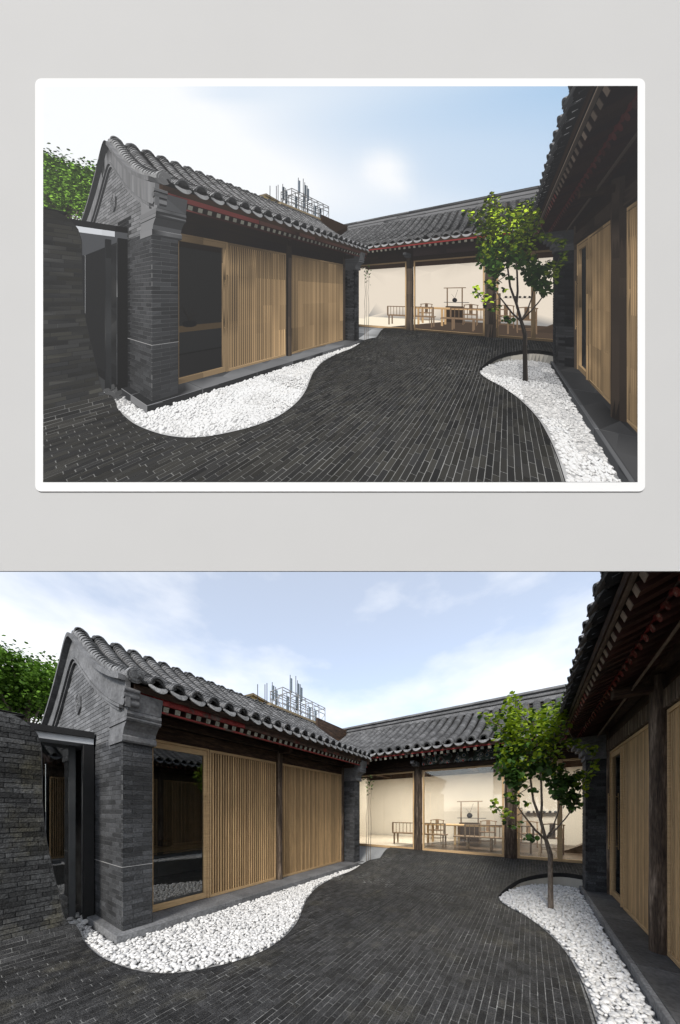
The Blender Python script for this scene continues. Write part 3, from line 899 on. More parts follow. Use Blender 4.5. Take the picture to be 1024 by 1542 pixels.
# carved hexagon on the gable
hc = on_y(118, 1060, GY - 0.01); b = MB()
for r0, w in ((0.165, 0.02), (0.125, 0.012)):
    H = [hc + np.array([r0 * math.sin(k * math.pi / 3) * 0.82, 0, r0 * math.cos(k * math.pi / 3)]) for k in range(7)]
    for k in range(6): b.bar(H[k], H[k + 1], 0.03, w)
for k in range(6):
    t = k * math.pi / 3; c = hc + np.array([0.062 * math.sin(t), 0, 0.072 * math.cos(t)])
    b.tube([c + np.array([0.026 * math.cos(q), -0.006, 0.026 * math.sin(q)]) for q in np.linspace(0, 6.28, 9)], 0.009, 6)
b.tube([hc + np.array([0, .01, 0]), hc + np.array([0, -0.02, 0])], [0.035, 0.025], 10)
b.build('carved_medallion', M['plaster'], lh, True, 40)
# platform of stone slabs
pl = MB(); pl.box(-8.4, PLX - 0.012, 1.27, 7.35, -0.1, 0.10); plo = pl.build('platform', M['stone_dark'], lh)
y = 1.262; k = 0
while y < 7.3:
    L = (0.75, 1.05, 0.98, 1.12, 1.0, 1.08, 0.95)[k % 7]; y2 = min(y + L, 7.36)
    b = MB(); b.box(-4.78, PLX, y + 0.002, y2 - 0.002, 0.012, 0.12, 0.005); b.build('stone_slab', M['stone'], plo); y = y2; k += 1
b = MB(); b.box(-5.30, -4.785, 1.262, 1.75, 0.012, 0.12, 0.005); b.build('stone_slab', M['stone'], plo)
# timber front
def post(x, y, z0, z1, r, parent, n=14):
    b = MB(); pts = []; rr = []
    for k in range(7):
        t = k / 6; pts.append((x + random.uniform(-.004, .004), y + random.uniform(-.004, .004), z0 + (z1 - z0) * t)); rr.append(r * (1.03 - 0.06 * t + random.uniform(-.02, .02)))
    b.tube(pts, rr, n); return b.build('post', M['old_wood'], parent, True, 40)
post(LX + 0.06, 4.36, 0.12, 3.1, 0.068, lh); post(LX + 0.03, 6.915, 0.12, 3.1, 0.055, lh)
b = MB(); b.box(LX - 0.12, LX + 0.02, 1.70, 7.0, 2.715, 2.93, 0.01); b.build('lintel', M['beam_wood'], lh)
b = MB(); b.box(LX - 0.08, LX + 0.10, 1.70, 7.0, 2.94, 3.06, 0.01); b.build('upper_beam', M['beam_wood'], lh)
b = MB(); b.tube([(LX + 0.05, 1.70, 3.17), (LX + 0.05, 7.2, 3.17)], 0.10, 12); b.build('purlin', M['beam_wood'], lh, True)
b = MB(); b.box(LX - 0.10, LX - 0.06, 1.70, 7.0, 3.06, 3.43); b.build('infill_board', M['beam_wood'], lh)
for yy in (4.36, 6.93):
    b = MB(); b.box(LX - 0.1, LX + 0.42, yy - 0.05, yy + 0.05, 2.90, 3.02, 0.01); b.build('bracket', M['beam_wood'], lh)
# rafters with pale painted ends, red board under the tiles
ry = [1.777 + 0.148 * k for k in range(38)]
rafters(lh, [(-4.03, y, 2.995) for y in ry], [(-4.75, y, 3.26) for y in ry], 0.068, M['rafter'], M['rafter_pale'])
b = MB(); b.box(-4.035, -4.005, 1.40, 3.02, 3.035, 3.125, 0.004); b.build('fascia_board', M['red_paint'], lh, label='red painted fascia board')
b = MB(); b.box(-4.035, -4.005, 3.025, 7.45, 3.035, 3.125, 0.004); b.build('fascia_board', M['worn_board'], lh, label='worn brown fascia board')
b = MB(); b.box(-4.065, -4.035, 1.72, 7.4, 2.935, 2.957, 0.003); b.build('rafter_strip', M['red_paint'], lh)

def slat_panel(parent, axis, pos, a0, a1, z0, z1, pitch, sw, sd, fr=0.045, sign=1, name='slat_screen'):
    """frame and upright slats; axis 1 runs along Y at x=pos, axis 0 along X at y=pos; sign is where the outside lies"""
    def bx(p, u0, u1, v0, v1, d0, d1, c=0.002):
        d0, d1 = sorted((pos + sign * d0, pos + sign * d1))
        return p.box(d0, d1, u0, u1, v0, v1, c) if axis == 1 else p.box(u0, u1, d0, d1, v0, v1, c)
    o = MB(); bx(o, a0, a1, z0, z0 + fr, -0.03, 0.03); bx(o, a0, a1, z1 - fr, z1, -0.03, 0.03)
    bx(o, a0, a0 + fr * .7, z0 + fr + .001, z1 - fr - .001, -0.03, 0.03); bx(o, a1 - fr * .7, a1, z0 + fr + .001, z1 - fr - .001, -0.03, 0.03)
    so = o.build(name, M['oak_rail'], parent)
    n = int((a1 - a0 - 2 * fr * .7) / pitch); p0 = a0 + fr * .7 + ((a1 - a0 - 1.4 * fr) - n * pitch) / 2
    t = MB(); bx(t, -sw / 2, sw / 2, z0 + fr + .001, z1 - fr - .001, -sd / 2, sd / 2); t.T = [0.0] * len(t.T)
    me = t.mesh('slat', M['oak'])
    for k in range(n):
        u = p0 + (k + .5) * pitch
        link('slat', me, so, Matrix.Translation((0, u, 0) if axis == 1 else (u, 0, 0)))
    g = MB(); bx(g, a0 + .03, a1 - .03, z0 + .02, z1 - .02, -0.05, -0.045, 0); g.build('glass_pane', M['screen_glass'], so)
    return so
def door(parent, axis, pos, a0, a1, z0, z1, sign=1, fr=0.05, glass='dark_glass', handle=True):
    def bx(p, u0, u1, v0, v1, d0, d1, c=0.003):
        d0, d1 = sorted((pos + sign * d0, pos + sign * d1))
        return p.box(d0, d1, u0, u1, v0, v1, c) if axis == 1 else p.box(u0, u1, d0, d1, v0, v1, c)
    o = MB(); bx(o, a0, a0 + fr * .6, z0, z1, -.03, .04); bx(o, a1 - fr * .6, a1, z0, z1, -.03, .04); bx(o, a0 + fr * .6 + .001, a1 - fr * .6 - .001, z1 - fr * .7, z1, -.03, .04)
    dfo = o.build('door_frame', M['oak_rail'], parent)
    l = MB(); i0, i1 = a0 + fr * .6 + .003, a1 - fr * .6 - .003; zt = z1 - fr * .7 - .004; zb = z0 + .006
    bx(l, i0, i1, zb, zb + .10, -.02, .025); bx(l, i0, i1, zt - .085, zt, -.02, .025)
    bx(l, i0, i0 + .035, zb + .101, zt - .086, -.02, .025); bx(l, i1 - .06, i1, zb + .101, zt - .086, -.02, .025)
    lo = l.build('door_leaf', M['oak_rail'], parent)
    g = MB(); bx(g, i0 + .03, i1 - .055, zb + .095, zt - .08, -.002, .003, 0); g.build('glass_pane', M[glass], lo)
    if handle:
        h = MB(); u = i1 - .03
        for z in (1.15, 1.16): pass
        bx(h, u - .008, u + .008, 0.95, 1.95, .06, .075); bx(h, u - .006, u + .006, 1.0, 1.02, .026, .06); bx(h, u - .006, u + .006, 1.88, 1.90, .026, .06)
        h.build('pull_handle', M['oak_rail'], lo)
door(lh, 1, LX, 1.80, 2.735, 0.125, 2.712)
slat_panel(lh, 1, LX + 0.01, 2.745, 4.285, 0.125, 2.708, 0.0515, 0.025, 0.028)
slat_panel(lh, 1, LX + 0.01, 4.43, 6.86, 0.125, 2.708, 0.0515, 0.025, 0.028)
# far end pier with its corbels
fp = MB(); fp.box(-4.9, LPX - 0.006, 6.98, 7.28, 0.10, 2.62); fpo = fp.build('pier', M['mortar_dark'], lh)
ms = brick_face(-4.64, LPX, 0.125, 2.58, 0.232, 0.0615, 0.006, lambda u, z, du, dz: frame((u, 6.99, z), (1, 0, 0), (0, 1, 0), (0, 0, 1), du, 0.032, dz))
ms += brick_face(7.008, 7.285, 0.125, 2.58, 0.232, 0.0615, 0.006, lambda u, z, du, dz: frame((LPX - 0.016, u, z), (0, 1, 0), (-1, 0, 0), (0, 0, 1), du, 0.032, dz))
pieces('brick', 'pier_brickwork', fpo, brick_tpl, ms, M['pier_brick'], limit=0)
corbels(6.97, 7.30, lh, 'plaster')
# room inside: floor, back and side walls, low cabinet with a wooden ledge
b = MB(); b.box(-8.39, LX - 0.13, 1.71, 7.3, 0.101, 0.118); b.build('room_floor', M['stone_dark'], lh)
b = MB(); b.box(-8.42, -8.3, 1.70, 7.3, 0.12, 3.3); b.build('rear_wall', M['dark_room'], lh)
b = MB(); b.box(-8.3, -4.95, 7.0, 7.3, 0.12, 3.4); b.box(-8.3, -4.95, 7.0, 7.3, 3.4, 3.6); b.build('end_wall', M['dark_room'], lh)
cbn = thing('low_cabinet', 'long low grey cabinet with a wooden ledge inside the gabled house', 'cabinet', (-7.1, 3.4, 0.118))
b = MB(); b.box(-7.5, -6.88, 1.9, 5.6, 0.16, 0.70, 0.006); b.build('body', M['cabinet'], cbn)
for k in range(4):
    b = MB(); b.box(-6.879, -6.865, 1.93 + k * .92, 2.82 + k * .92, 0.20, 0.66, 0.003); b.build('cabinet_door', M['cabinet'], cbn)
b = MB(); b.box(-7.52, -6.90, 1.88, 5.62, 0.702, 0.80, 0.004); b.build('ledge', M['oak_rail'], cbn)
b = MB(); b.box(-7.45, -6.92, 1.95, 5.55, 0.1185, 0.158); b.build('plinth', M['steel'], cbn)
pp = thing('potted_plant', 'sprig in a small black pot on the wooden ledge', 'plant', (-7.1, 3.12, 0.80))
b = MB(); b.tube([(-7.1, 3.12, .80), (-7.1, 3.12, .83), (-7.1, 3.12, .92), (-7.1, 3.12, .96)], [.08, .16, .17, .12], 14); b.build('pot', M['iron'], pp, True)
b = MB()
for k in range(7):
    a = k * .9; b.tube([(-7.1, 3.12, .95), (-7.1 + .08 * math.cos(a), 3.12 + .08 * math.sin(a), 1.1), (-7.1 + .2 * math.cos(a), 3.12 + .2 * math.sin(a), 1.2 + .03 * k)], .004, 5)
b.build('stem', M['bark'], pp)

# ================================================================== glazed passage between the curved wall and the gable
gp = thing('glass_passage', 'glazed passage with a dark flat roof between curved wall and gable', 'passage', (-5.6, 1.0, 0))
def arc_edge(xo): return [(xo - 0.10 * math.sin(math.pi * t), -0.6 + t * 1.935) for t in np.linspace(0, 1, 14)]
b = MB(); b.prism([(-8.4, -0.6)] + [(x, y) for x, y in arc_edge(-5.20)] + [(-8.4, 1.335)], 2, 2.69, 2.775); b.build('roof_slab', M['steel'], gp)
b = MB(); b.prism([(-8.4, -0.6)] + [(x, y) for x, y in arc_edge(-5.24)] + [(-8.4, 1.333)], 2, 2.60, 2.688); b.build('soffit', M['fascia'], gp)
b = MB(); b.box(-5.30, -5.25, 1.225, 1.345, 0.005, 2.59, 0.003); b.build('steel_panel', M['steel'], gp)
b = MB(); b.box(-5.63, -5.305, 1.29, 1.345, 0.005, 2.59, 0.003); b.build('side_panel', M['concrete'], gp)
b = MB(); b.box(-5.62, -5.57, 1.140, 1.212, 0.055, 2.598, 0.003); b.build('frame_post', M['cabinet'], gp)
b = MB(); b.box(-5.60, -5.592, -0.55, 1.138, 0.06, 2.598); b.build('glass_pane', M['dark_glass'], gp)
b = MB(); b.box(-8.4, -8.3, -0.6, 1.34, 0.055, 2.598); b.box(-8.3, -5.65, -0.6, -0.55, 0.055, 2.598); b.build('inner_wall', M['stone'], gp)
slat_panel(gp, 1, -6.9, -0.5, 0.86, 0.10, 2.2, 0.075, 0.034, 0.04)

# ================================================================== right house (only its eaves and front show)
RX = 1.23
rh = thing('eaves_house', 'timber fronted house with dark rafters and a deep tiled eave', 'house', (2.8, 4.9, 0))
rroof = Roof(2.70, 4.75, 3.27, 0.30, lambda u, o, z: (3.2 - o, u, z), (0, 1, 0), (-1, 0, 0), 0.14)
rus = [2.08 + 0.253 * k for k in range(23)]
rroof.build(rh, rus, 0.253, 0.086, 0.078, -0.3, 1.98, 7.85, -2.3)
ry = [2.02 + 0.148 * k for k in range(39)]
near = [y for y in ry if y < 4.6]; far = [y for y in ry if y >= 4.6]
for part, em in ((near, 'rafter_tan'), (far, 'rafter_red')):
    rafters(rh, [(0.58, y, 3.095) for y in part], [(1.45, y, 3.42) for y in part], 0.068, M['rafter'], M[em])
rafters(rh, [(0.80, y, 3.085) for y in ry], [(1.9, y, 3.50) for y in ry], 0.07, M['rafter'], M['rafter_red'], True, 'round_rafter')
b = MB(); b.box(0.535, 0.565, 1.98, 7.85, 3.135, 3.215, 0.004); b.build('fascia_board', M['rafter_tan'], rh)
b = MB(); b.box(0.79, 0.815, 1.98, 7.85, 3.125, 3.16, 0.003); b.build('rafter_strip', M['red_paint'], rh)
b = MB(); b.box(RX - 0.07, RX + 0.10, 1.98, 7.1, 2.715, 2.93, 0.012); b.build('lintel', M['old_wood'], rh)
b = MB(); b.box(RX - 0.05, RX + 0.10, 1.98, 7.1, 2.94, 3.10, 0.01); b.build('upper_beam', M['beam_wood'], rh)
b = MB(); b.tube([(RX - 0.03, 1.98, 3.20), (RX - 0.03, 7.4, 3.20)], 0.095, 12); b.build('purlin', M['beam_wood'], rh, True)
b = MB(); b.box(RX + 0.06, RX + 0.10, 1.98, 7.1, 3.10, 3.48); b.build('infill_board', M['beam_wood'], rh)
post(1.165, 4.44, 0.12, 3.1, 0.085, rh); post(1.21, 6.98, 0.12, 3.1, 0.05, rh)
b = MB(); b.box(0.78, RX, 4.39, 4.49, 2.93, 3.03, 0.01); b.build('bracket', M['beam_wood'], rh)
b = MB()
for k in range(3): b.tube([(0.86 + .012 * k, 2.0, 2.985 + .03 * k), (1.02 + .012 * k, 6.9, 2.985 + .03 * k)], 0.009, 6)
b.build('conduit', M['rafter_tan'], rh)
door(rh, 1, RX, 6.02, 6.91, 0.125, 2.705, sign=-1)
b = MB(); b.box(RX - 0.065, RX - 0.035, 6.045, 6.075, 0.14, 2.60, 0.003); b.build('sliding_stile', M['oak_rail'], rh)
slat_panel(rh, 1, RX - 0.01, 4.48, 6.01, 0.125, 2.705, 0.0515, 0.026, 0.036, sign=-1)
slat_panel(rh, 1, RX - 0.01, 2.1, 4.36, 0.125, 2.705, 0.0515, 0.026, 0.036, sign=-1)
pl = MB(); pl.box(PRX + 0.012, 5.6, 1.6, 7.5, -0.1, 0.10); plo = pl.build('platform', M['stone_dark'], rh)
y = 1.6; k = 0
while y < 7.3:
    L = (1.3, 1.05, 1.45, 1.2)[k % 4]; y2 = min(y + L, 7.43)
    b = MB(); b.box(PRX + 0.042, 1.4, y + 0.002, y2 - 0.002, 0.03, 0.12, 0.006); b.build('stone_slab', M['stone_dark'], plo)
    b = MB(); b.box(PRX, PRX + 0.04, y + 0.002, y2 - 0.002, -0.05, 0.121, 0.005); b.build('kerb_stone', M['stone'], plo); y = y2; k += 1
rp = MB(); rp.box(0.885, 1.30, 7.03, 7.42, 0.1205, 2.62); rpo = rp.build('pier', M['mortar_dark'], rh)
ms = brick_face(0.905, 1.30, 0.125, 2.60, 0.245, 0.0615, 0.006, lambda u, z, du, dz: frame((u, 7.035, z), (1, 0, 0), (0, 1, 0), (0, 0, 1), du, 0.032, dz))
ms += brick_face(7.02, 7.42, 0.125, 2.60, 0.245, 0.0615, 0.006, lambda u, z, du, dz: frame((0.89, u, z), (0, 1, 0), (-1, 0, 0), (0, 0, 1), du, 0.032, dz))
pieces('brick', 'pier_brickwork', rpo, brick_tpl, ms, M['pier_brick'], limit=100)
for (x0, z0, z1) in ((0.86, 2.605, 2.69), (0.82, 2.693, 2.79), (0.76, 2.793, 2.85), (0.70, 2.853, 2.92), (0.63, 2.923, 3.05)):
    b = MB(); b.box(x0, 1.3, 7.01, 7.45, z0, z1, 0.008); b.build('corbel', M['plaster'], rh)
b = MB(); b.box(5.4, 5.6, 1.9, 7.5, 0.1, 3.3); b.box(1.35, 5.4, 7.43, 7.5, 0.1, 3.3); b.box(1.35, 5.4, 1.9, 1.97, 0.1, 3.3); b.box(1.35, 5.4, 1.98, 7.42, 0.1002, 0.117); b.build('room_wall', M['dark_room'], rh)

# ================================================================== back house with the lit tea room
BY, BZ = 8.85, 0.36
bh = thing('tea_house', 'long tiled house with a glazed front and a lit white room', 'house', (-2.5, 11, 0))
broof = Roof(3.20, 5.16, 3.47, 0.32, lambda u, o, z: (u, 11.15 - o, z), (1, 0, 0), (0, -1, 0), 0.05)
bus = [-7.55 + 0.286 * k for k in range(37)]
broof.build(bh, bus, 0.286, 0.10, 0.085, 0.18, -7.7, 3.1, -2.4)
b = MB(); b.box(-7.75, 3.15, 11.0, 11.3, 5.12, 5.28, 0.02); b.build('ridge_base', M['plaster'], bh)
b = MB(); b.box(-7.82, 3.2, 10.96, 11.34, 5.282, 5.33, 0.015); b.build('ridge_course', M['tile'], bh)
b = MB(); b.box(-7.80, 3.2, 11.02, 11.28, 5.332, 5.43, 0.015); b.build('ridge_course', M['plaster'], bh)
b = MB(); b.box(-7.92, 3.2, 10.95, 11.35, 5.432, 5.475, 0.015); b.build('ridge_course', M['tile'], bh)
b = MB(); b.tube([(-7.95, 11.15, 5.48), (3.2, 11.15, 5.48)], 0.10, 14); b.build('ridge_cap', M['tile'], bh, True, 40)
b = MB(); b.bar((-7.85, 11.15, 5.45), (-8.25, 11.15, 5.82), 0.10, 0.07); b.build('ridge_end', M['tile'], bh)
rx = [-4.42 + 0.17 * k for k in range(40)]
rafters(bh, [(x, 8.02, 3.265) for x in rx], [(x, 9.1, 3.63) for x in rx], 0.075, M['rafter'], M['rafter_pale'])
b = MB(); b.box(-4.5, 3.0, 7.985, 8.012, 3.305, 3.39, 0.004); b.build('fascia_board', M['red_paint'], bh)
b = MB(); b.box(-5.6, 3.0, BY - 0.10, BY + 0.10, 2.925, 3.06, 0.012); b.build('lintel', M['beam_wood'], bh)
b = MB(); b.box(-5.6, -2.84, BY - 0.12, BY + 0.06, 3.065, 3.36, 0.012); b.build('upper_beam', M['beam_wood'], bh)
b = MB(); b.box(-2.82, -0.55, BY - 0.14, BY + 0.06, 3.065, 3.36, 0.012); b.build('painted_beam', M['painted'], bh, label='beam painted with red, white and blue flowers')
b = MB(); b.box(-0.53, 3.0, BY - 0.12, BY + 0.06, 3.065, 3.36, 0.012); b.build('upper_beam', M['beam_wood'], bh)
b = MB(); b.tube([(-5.6, BY - 0.02, 3.46), (3.0, BY - 0.02, 3.46)], 0.09, 12); b.build('purlin', M['beam_wood'], bh, True)
b = MB(); b.box(-5.6, 3.0, BY + 0.07, BY + 0.10, 3.065, 3.72); b.build('infill_board', M['beam_wood'], bh)
for x, r in ((-2.97, 0.125), (-0.43, 0.145), (2.1, 0.14), (-5.42, 0.11)):
    post(x, BY - 0.03, 0.30, 3.1, r, bh, 16)
b = MB(); b.box(-3.05, -2.88, BY - 0.42, BY - 0.15, 3.02, 3.16, 0.012); b.box(-3.02, -2.91, BY - 0.62, BY - 0.421, 3.07, 3.16, 0.012); b.build('bracket', M['plaster'], bh)
# glazed bays
def bay(x0, x1, mull=()):
    f = MB(); y0, y1 = BY - 0.03, BY + 0.03; w = 0.05; z0, z1 = BZ, 2.92
    f.box(x0, x0 + w, y0, y1, z0, z1, .003); f.box(x1 - w, x1, y0, y1, z0, z1, .003)
    f.box(x0 + w + .001, x1 - w - .001, y0, y1, z0, z0 + .075, .003); f.box(x0 + w + .001, x1 - w - .001, y0, y1, z1 - .05, z1, .003)
    edges = [x0 + w] + [m for m in mull] + [x1 - w]
    for m in mull: f.box(m - .05, m + .05, y0 - .01, y1, z0 + .076, z1 - .051, .003)
    fo = f.build('window_frame', M['oak_rail'], bh)
    for a, c in zip(edges[:-1], edges[1:]):
        g = MB(); g.box(a - .01, c + .01, BY - .004, BY + .004, z0 + .06, z1 - .04); g.build('glass_pane', M['glass'], fo)
bay(-5.30, -3.10); bay(-2.83, -0.585); bay(-0.275, 1.94, (0.615,))
b = MB(); b.box(-5.6, 3.0, BY - 0.06, BY + 0.06, 0.0, BZ - 0.002); b.build('sill', M['stone'], bh)
# the room
b = MB(); b.box(-7.2, 3.0, BY + 0.061, 13.5, 0.30, 0.345); b.build('floor', M['brown_floor'], bh)
b = MB(); b.prism([(-7.1, BY + .07), (-4.3, BY + .07), (-2.35, 13.3), (-7.1, 13.3)], 2, 0.3455, 0.352); b.build('pale_floor', M['pale_floor'], bh)
b = MB(); b.box(-7.2, 3.0, 13.4, 13.55, 0.3, 3.25); b.build('rear_wall', M['white_wall'], bh)
b = MB(); b.box(-7.25, -7.1, BY, 13.4, 0.3, 3.25); b.box(-7.099, -6.6, 12.0, 12.06, 0.353, 3.2); b.build('side_wall', M['white_wall'], bh)
b = MB(); b.box(3.0, 3.15, BY, 13.4, 0.3, 3.25); b.build('side_wall', M['white_wall'], bh)
b = MB(); b.box(-7.1, -5.45, BY - .03, BY + .06, 0.3, 3.3); b.build('front_wall', M['white_wall'], bh)
b = MB(); b.box(-7.2, 3.1, 13.41, 13.5, 3.252, 4.0); b.box(-7.22, -7.12, BY, 13.4, 3.252, 5.4); b.box(3.02, 3.12, BY, 13.4, 3.252, 5.4); b.build('gable_boarding', M['beam_wood'], bh)
for k in range(5):
    x = -6.0 + k * 2.05
    b = MB(); b.box(x - .1, x + .1, BY + .11, 13.39, 3.30, 3.52, .01); b.build('roof_beam', M['beam_wood'], bh)
for k in range(22):
    x = -6.9 + k * .45
    b = MB(); b.bar((x, BY + .12, 3.55), (x, 11.1, 4.78), .08); b.build('inner_rafter', M['beam_wood'], bh)
b = MB(); b.box(-7.1, 3.0, BY + .35, BY + .47, 3.18, 3.29, .006); b.build('tie_beam', M['beam_wood'], bh)
# small lit lamps in a row on the tie beam, and the light they give
for k in range(26):
    x = -5.2 + k * .28
    b = MB(); b.tube([(x, BY + .345, 3.10), (x, BY + .345, 3.16)], [.022, .03], 10)
    b.build('spot_lamp', M['lamp'], bh, True)
for k in range(4):
    x = -5.2 + k * 2.3
    la = bpy.data.lights.new('ceiling_lamp', 'AREA'); la.shape = 'RECTANGLE'; la.size = 2.0; la.size_y = 1.2
    la.energy = 62; la.color = (1.0, 0.88, 0.74)
    lo = bpy.data.objects.new('ceiling_lamp', la); lo.location = (x, 10.9, 3.28); col.objects.link(lo)
# low curved brick rise inside the right bay
b = MB(); xs = np.linspace(0.65, 2.95, 14)
b.prism([(0.65, 0.346)] + [(x, 0.346 + 0.55 * sstep(0.6, 2.0, x)) for x in xs] + [(2.95, 0.346)], 1, 11.0, 11.3); b.build('brick_rise', M['brown_floor'], bh)

# ------------------------------------------------------------------ furniture in the tea room
def bench(name, label, x0, x1, y, back_side, extra=0.0):
    t = thing(name, label, 'bench', ((x0 + x1) / 2, y, 0.352)); z = 0.352; d = 0.42
    b = MB(); b.box(x0, x1, y - d / 2, y + d / 2, z + .40, z + .435, .005); b.build('seat', M['furn'], t)
    for x in (x0 + .08 + extra, x1 - .08, (x0 + x1) / 2):
        for yy in (y - d / 2 + .03, y + d / 2 - .03):
            b = MB(); b.box(x - .025, x + .025, yy - .025, yy + .025, z, z + .398, .003); b.build('leg', M['furn'], t)
    yb = y + back_side * (d / 2 - .03); xa = x0 + extra
    b = MB(); b.box(xa, x1, yb - .03, yb + .03, z + .80, z + .835, .005); b.build('back_rail', M['furn'], t)
    n = int((x1 - xa) / .14)
    for k in range(n + 1):
        x = xa + .02 + k * (x1 - xa - .04) / n
        b = MB(); b.tube([(x, yb, z + .437), (x, yb, z + .80)], .012, 6); b.build('spindle', M['furn'], t)
    b = MB()
    for x in (xa + .02, x1 - .02): b.box(x - .025, x + .025, yb - .024, yb + .024, z + .437, z + .799)
    b.build('back_post', M['furn'], t)
bench('bench', 'wooden spindle back bench standing on the edge of the pale floor', -4.45, -2.45, 10.35, -1)
bench('bench', 'wooden spindle back bench on the dark floor in front of display stand', -2.15, 0.1, 10.15, -1, 0.35)
t = thing('long_table', 'long pale wooden table between the benches and the display stand', 'table', (-1.9, 11.3, .352))
b = MB(); b.box(-3.4, -0.3, 10.9, 11.7, 1.06, 1.11, .006); b.build('table_top', M['oak_rail'], t)
for x in (-3.3, -2.3, -0.4):
    for yy in (10.97, 11.63):
        b = MB(); b.box(x - .04, x + .04, yy - .03, yy + .03, .352, 1.058, .004); b.build('leg', M['oak_rail'], t)
def armchair(label, x, y, face):
    t = thing('armchair', label, 'chair', (x, y, .352)); z = .352
    b = MB(); b.box(x - .28, x + .28, y - .23, y + .23, z + .44, z + .475, .005); b.build('seat', M['furn'], t)
    for sx in (-.26, .26):
        for sy in (-.21, .21):
            h = .66 if sy * face > 0 else .86
            b = MB(); b.tube([(x + sx, y + sy, z), (x + sx, y + sy, z + h)], .017, 8); b.build('leg', M['furn'], t)
        b = MB(); b.tube([(x + sx, y + .21 * face, z + .66), (x + sx, y, z + .69), (x + sx, y - .21 * face, z + .80)], .015, 8); b.build('arm_rest', M['furn'], t)
    b = MB(); b.tube([(x - .30, y - .21 * face, z + .86), (x, y - .24 * face, z + .90), (x + .30, y - .21 * face, z + .86)], .018, 8); b.build('top_rail', M['furn'], t)
    b = MB(); b.box(x - .07, x + .07, y - .225 * face - .008, y - .225 * face + .008, z + .477, z + .88); b.build('splat', M['furn'], t)
    b = MB()
    for sy in (-.21, .21): b.bar((x - .26, y + sy, z + .12), (x + .26, y + sy, z + .12), .02)
    b.build('stretcher', M['furn'], t)
armchair('wooden armchair behind the long table, next to the display stand', -1.35, 12.05, -1)
armchair('wooden armchair behind the long table, seen past the bench on pale floor', -3.3, 12.05, -1)
armchair('wooden armchair standing behind the glazed bay with the mullion', 0.55, 10.6, 1)
armchair('wooden armchair behind the table in front of the tall dark cabinet', -0.05, 12.0, -1)
t = thing('display_stand', 'dark cabinet carrying an open wooden frame against the white wall', 'cabinet', (-2.15, 12.9, .352))
b = MB(); b.box(-2.5, -1.75, 12.7, 13.1, .352, 1.12, .006); b.build('cabinet_body', M['furn_dark'], t)
b = MB()
for x in (-2.46, -1.79): b.box(x - .025, x + .025, 12.88, 12.93, 1.121, 2.0)
b.build('upright', M['furn'], t)
b = MB(); b.box(-2.62, -1.63, 12.86, 12.95, 2.001, 2.04, .004); b.build('cross_rail', M['furn'], t)
b = MB(); b.box(-2.6, -1.5, 12.8, 13.0, 1.30, 1.325); b.build('shelf', M['cabinet'], t)
v = thing('black_vase', 'round black vase holding bare twigs on the display stand', 'vase', (-2.12, 12.9, 1.326))
b = MB(); b.tube([(-2.12, 12.9, 1.326), (-2.12, 12.9, 1.36), (-2.12, 12.9, 1.43), (-2.12, 12.9, 1.50), (-2.12, 12.9, 1.53)], [.05, .10, .115, .08, .035], 14); b.build('pot', M['iron'], v, True)
b = MB(); b.tube([(-2.12, 12.9, 1.52), (-2.05, 12.9, 1.7), (-1.98, 12.9, 1.93)], .007, 5); b.tube([(-2.13, 12.9, 1.52), (-2.2, 12.9, 1.64), (-2.27, 12.9, 1.72)], .005, 5); b.build('twig', M['furn_dark'], v)
t = thing('tall_cabinet', 'tall dark two door wooden cabinet against the white wall', 'cabinet', (-0.55, 13.1, .352))
b = MB(); b.box(-0.85, -0.25, 12.9, 13.39, .352, 1.75, .006); b.build('body', M['furn_dark'], t)
b = MB(); b.box(-0.845, -0.555, 12.885, 12.899, .40, 1.70, .003); b.build('cabinet_door', M['furn'], t)
b = MB(); b.box(-0.545, -0.255, 12.885, 12.899, .40, 1.70, .003); b.build('cabinet_door', M['furn'], t)
t = thing('wall_shelf', 'thin shelf on the white wall carrying small dark teapots', 'shelf', (0.35, 13.3, 1.55))
b = MB(); b.box(-0.15, 0.95, 13.2, 13.39, 1.53, 1.55); b.build('board', M['furn_dark'], t)
for k in range(6):
    x = -0.05 + k * .17; r = random.uniform(.035, .055)
    b = MB(); b.tube([(x, 13.29, 1.551), (x, 13.29, 1.57), (x, 13.29, 1.60), (x, 13.29, 1.63)], [r * .7, r, r, r * .4], 10); b.tube([(x + r, 13.29, 1.59), (x + r * 1.7, 13.29, 1.62)], .006, 5)
    o = b.build('teapot', M['iron'], None, True); o['label'] = 'small dark teapot in the row on the thin wall shelf'; o['category'] = 'teapot'; o['group'] = 'teapots on the wall shelf'

# ================================================================== vegetation
def leaf_tpl():
    P = [(0, 0), (.30, .10), (.46, .38), (.34, .72), (0, 1.0), (-.34, .72), (-.46, .38), (-.30, .10), (0, .40)]
    V = np.array([(x, y, 0.22 * abs(x) - 0.12 * (y - .4) ** 2) for x, y in P])
    return V, [(0, 1, 2, 8), (8, 2, 3, 4), (0, 8, 6, 7), (8, 4, 5, 6)]
LT = leaf_tpl()
def leaf_m(p, size, r, droop=0.5):
    a = r.uniform(0, 6.28); t = r.gauss(droop, 0.45)
    ey = np.array([math.cos(a) * math.cos(t), math.sin(a) * math.cos(t), -math.sin(t)])
    up = np.array([r.gauss(0, .35), r.gauss(0, .35), 1.0]); ex = np.cross(ey, up); ex /= np.linalg.norm(ex); ez = np.cross(ex, ey)
    return frame(p, ex, ey, ez, size, size, size)
tr = thing('young_tree', 'young tree with large lime green leaves planted in the white pebbles', 'tree', (0.283, 5.77, 0.0))
TD = 4.62
def tp(px, py, dd=0.0): return on_d(px, py, TD + dd)
R5 = random.Random(21)
limb = MB()
